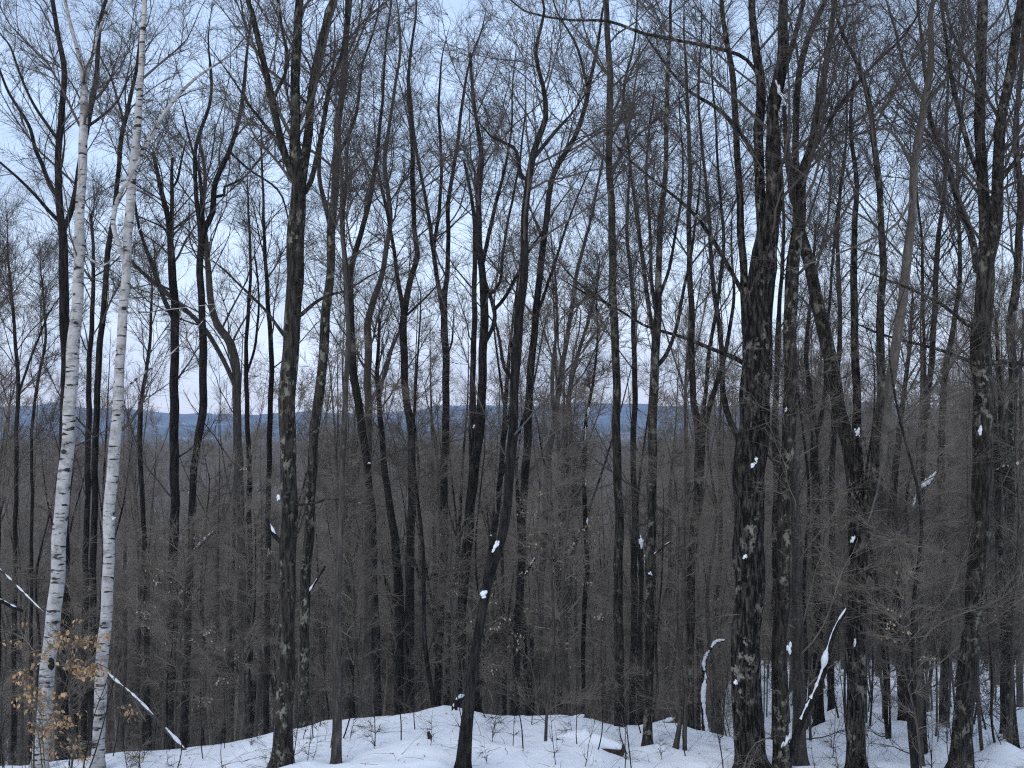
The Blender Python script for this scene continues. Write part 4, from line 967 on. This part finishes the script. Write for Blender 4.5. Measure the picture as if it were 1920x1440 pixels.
fallen('fallen_log', 'small snowy log end leaning out behind the thin snow streaked stem', 'log',
       [(1066, 1352, 8, 31.2), (1083, 1347, 8, 31.2), (1100, 1342, 7, 31.3)], 'wood', [(0.0, 0.98, 1.05, 'snow on the small log end behind the streaked stem')], 10)
fallen('curled_stump', 'curled snow covered stump on the crest left of the leaning trunk foot', 'stump',
       [(852, 1336, 11, 30), (853, 1322, 11, 30), (859, 1312, 11, 30), (870, 1307, 10, 30.1)], 'dark', [(0.0, 1.0, 1.1, 'snow hood on the curled stump')], 11)
sdist = hit(806, 1386)
fallen('small_stump', 'tiny dark broken stump alone on the open snow', 'stump', [(806, 1388, 9, sdist), (805, 1380, 8, sdist), (803, 1372, 6, sdist)], 'wood', None, 12)
fallen('broken_limb', 'broken limb with snow lying across the dark trunks left of the spotted maple', 'branch',
       [(359, 1036, 8, 33), (366, 1032, 8, 33), (380, 1018, 8, 33), (392, 1006, 7, 33), (404, 996, 5, 33)], 'dark', [(0.05, 0.95, 0.95, 'snow on the broken limb between dark trunks')], 13, key='t6')
fallen('broken_limb', 'broken stub with snow close left of the lichen spotted maple', 'branch',
       [(532, 1022, 8, 28), (520, 1010, 8, 28), (512, 1000, 8, 28), (505, 985, 7, 28), (500, 972, 5, 28)], 'dark', [(0.05, 0.95, 0.85, 'snow on the broken stub close to the spotted maple')], 14, key='t8')
fallen('broken_limb', 'snow loaded broken limb slanting right of the smooth pale stem', 'branch',
       [(1712, 950, 6, 30), (1727, 918, 9, 30), (1743, 904, 10, 30), (1757, 886, 6, 30)], 'dark', [(0.0, 0.35, 0.9, 'small lower snow on the slanting broken limb'), (0.4, 1.0, 1.15, 'thick snow on the slanting broken limb')], 15, key='t30')
fallen('broken_limb', 'little snowy limb at the far left behind the fallen pole', 'branch',
       [(-4, 1124, 8, 30), (10, 1130, 8, 30), (24, 1138, 8, 30), (42, 1146, 6, 30)], 'dark', [(0.0, 1.0, 1.1, 'snow on the little limb behind the fallen pole')], 16, key='edge')
fallen('broken_limb', 'thin snowy branch slanting beside the broom topped maple', 'branch',
       [(1219, 1046, 4, 31), (1229, 1038, 4, 31), (1243, 1026, 4, 31), (1258, 1016, 4, 31)], 'dark', [(0.0, 1.0, 1.05, 'snow on the thin branch beside the broom topped maple')], 17, key='t19')
fallen('broken_limb', 'thin snowy branch between the grey maple trunks near the spotted maple', 'branch',
       [(575, 1116, 4, 32), (587, 1099, 4, 32), (600, 1078, 4, 32), (610, 1062, 4, 32)], 'dark', [(0.0, 0.6, 1.05, 'snow on the thin branch near the spotted maple')], 18, key='t9')
fallen('broken_limb', 'thin snowy branch right of the dark trunk beside the leaning trunk', 'branch',
       [(975, 1098, 4, 33), (983, 1082, 4, 33), (993, 1064, 5, 33), (1004, 1046, 4, 33)], 'dark', [(0.0, 1.0, 1.05, 'snow on the thin branch right of the leaning trunk')], 19, key='t16')

def litter():
    rng = np.random.default_rng(5)
    n = 650
    y = rng.uniform(23.5, 31.2, n); x = rng.uniform(-0.4, 0.4, n) * y
    c = np.stack([x, y, terrain(x, y) + 0.004], -1)
    d = rng.normal(size=(n, 3)); d[:, 2] = np.abs(d[:, 2]) * 0.35 + 0.05; d = nrm(d)
    L = rng.uniform(0.2, 1.0, n) ** 1.3
    K = 5; P = np.empty((n, K, 3)); P[:, 0] = c
    for k in range(1, K):
        d = d + rng.normal(size=(n, 3)) * 0.16; d[:, 2] -= 0.06; d = nrm(d); P[:, k] = P[:, k - 1] + d * (L / (K - 1))[:, None]
        P[:, k, 2] = np.maximum(P[:, k, 2], terrain(P[:, k, 0], P[:, k, 1]) + 0.004)
    R = rng.uniform(0.002, 0.0055, n)[:, None] * np.linspace(1, 0.4, K)[None, :]
    v, q = tubes(P, R, 3)
    tag(obj('twig_litter', mesh_from('twig_litter', v, q, MAT['twig'])), 'fine dead twigs and stalks strewn over the open snow', 'twigs', None, 'stuff')
    n = 130
    y = rng.uniform(23.5, 30, n); x = rng.uniform(-0.4, 0.4, n) * y
    c = np.stack([x, y, terrain(x, y) + 0.05], -1)
    o = obj('leaf_litter', leaf_mesh(c, 0.055, MAT['leaf'], rng)); tag(o, 'scattered brown dead leaves lying on the open snow', 'leaves', None, 'stuff')
litter()

# ------------------------------------------------------------------ the far wood: too many trees to count
def far_wood():
    rng = np.random.default_rng(77)
    protos = []
    for k in range(4):
        prt = proto_tree(40 + k, 'dark', 'twig_far', H=(20, 18, 21, 17)[k], n=(44, 6, 3), fork=(0.45, 0.38, 0.5, 0.4)[k], nst=3, tw_r=0.017)
        V, Q, off = [], [], 0
        for me in prt:
            v = np.empty(len(me.vertices) * 3, np.float32); me.vertices.foreach_get('co', v)
            q = np.empty(len(me.loops), np.int32); me.loops.foreach_get('vertex_index', q)
            V.append(v.reshape(-1, 3)); Q.append(q.reshape(-1, 4) + off); off += len(me.vertices)
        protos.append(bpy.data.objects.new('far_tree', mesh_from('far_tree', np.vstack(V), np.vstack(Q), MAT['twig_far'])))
    pts = []
    for y0, y1, n in ((82, 125, 420), (125, 260, 2200), (260, 1050, 15000)):
        y = np.sqrt(rng.random(n) * (y1 ** 2 - y0 ** 2) + y0 ** 2); x = rng.uniform(-0.47, 0.47, n) * (y + 15)
        pts.append(np.stack([x, y, terrain(x, y) - 0.3], -1))
    P = np.vstack(pts)
    me = bpy.data.meshes.new('far_wood'); me.vertices.add(len(P)); me.vertices.foreach_set('co', P.astype(np.float32).ravel()); me.update()
    o = obj('far_wood', me)
    tag(o, 'grey mass of countless bare trees filling the valley and far hillside', 'woodland', None, 'stuff')
    ng = bpy.data.node_groups.new('far_wood', 'GeometryNodeTree')
    ng.interface.new_socket('Geometry', in_out='INPUT', socket_type='NodeSocketGeometry')
    ng.interface.new_socket('Geometry', in_out='OUTPUT', socket_type='NodeSocketGeometry')
    N, Lk = ng.nodes, ng.links
    gi, go = N.new('NodeGroupInput'), N.new('NodeGroupOutput')
    iop = N.new('GeometryNodeInstanceOnPoints'); iop.inputs['Pick Instance'].default_value = True
    g2i = N.new('GeometryNodeGeometryToInstance')
    for p in protos:
        oi = N.new('GeometryNodeObjectInfo'); oi.inputs['Object'].default_value = p
        Lk.new(oi.outputs['Geometry'], g2i.inputs[0])
    ri = N.new('FunctionNodeRandomValue'); ri.data_type = 'INT'
    ri.inputs[4].default_value = 0; ri.inputs[5].default_value = 3
    rr = N.new('FunctionNodeRandomValue'); rr.data_type = 'FLOAT_VECTOR'
    rr.inputs[0].default_value = (-0.03, -0.03, 0); rr.inputs[1].default_value = (0.03, 0.03, 6.28)
    rs = N.new('FunctionNodeRandomValue'); rs.data_type = 'FLOAT'
    rs.inputs[2].default_value = 0.7; rs.inputs[3].default_value = 1.1
    # separate instances of the joined set: one Geometry to Instance per kind
    N.remove(g2i)
    jn = N.new('GeometryNodeJoinGeometry')
    for nd in [n for n in N if n.bl_idname == 'GeometryNodeObjectInfo']:
        g = N.new('GeometryNodeGeometryToInstance'); Lk.new(nd.outputs['Geometry'], g.inputs[0]); Lk.new(g.outputs[0], jn.inputs[0])
    Lk.new(gi.outputs[0], iop.inputs['Points']); Lk.new(jn.outputs[0], iop.inputs['Instance'])
    Lk.new(ri.outputs[2], iop.inputs['Instance Index'])
    Lk.new(rr.outputs[0], iop.inputs['Rotation']); Lk.new(rs.outputs[1], iop.inputs['Scale'])
    Lk.new(iop.outputs[0], go.inputs[0])
    md = o.modifiers.new('trees', 'NODES'); md.node_group = ng
far_wood()

build_ground()
# ------------------------------------------------------------------ air
def haze():
    x, y0, y1, z0, z1 = 5200.0, -60.0, 8600.0, EYE - 150, EYE + 330
    V = [(sx * x, yy, zz) for zz in (z0, z1) for sx, yy in ((-1, y0), (1, y0), (1, y1), (-1, y1))]
    Q = [(3, 2, 1, 0), (4, 5, 6, 7), (0, 1, 5, 4), (1, 2, 6, 5), (2, 3, 7, 6), (3, 0, 4, 7)]
    m = bpy.data.materials.new('haze'); m.use_nodes = True; nt = m.node_tree; nt.nodes.clear()
    o = nt.nodes.new('ShaderNodeOutputMaterial'); v = nt.nodes.new('ShaderNodeVolumePrincipled')
    v.inputs['Color'].default_value = (0.52, 0.70, 1.0, 1); v.inputs['Density'].default_value = 0.000085
    nt.links.new(v.outputs[0], o.inputs['Volume'])
    h = obj('haze', mesh_from('haze', V, Q, m, False))
    tag(h, 'thin blue evening haze filling the valley air', 'haze', None, 'stuff')
haze()
tri = sum(sum(len(p.vertices) - 2 for p in me.polygons) if len(me.polygons) < 200 else len(me.polygons) * 2 for me in bpy.data.meshes)
print('TRIANGLES', tri, 'OBJECTS', len(bpy.data.objects))
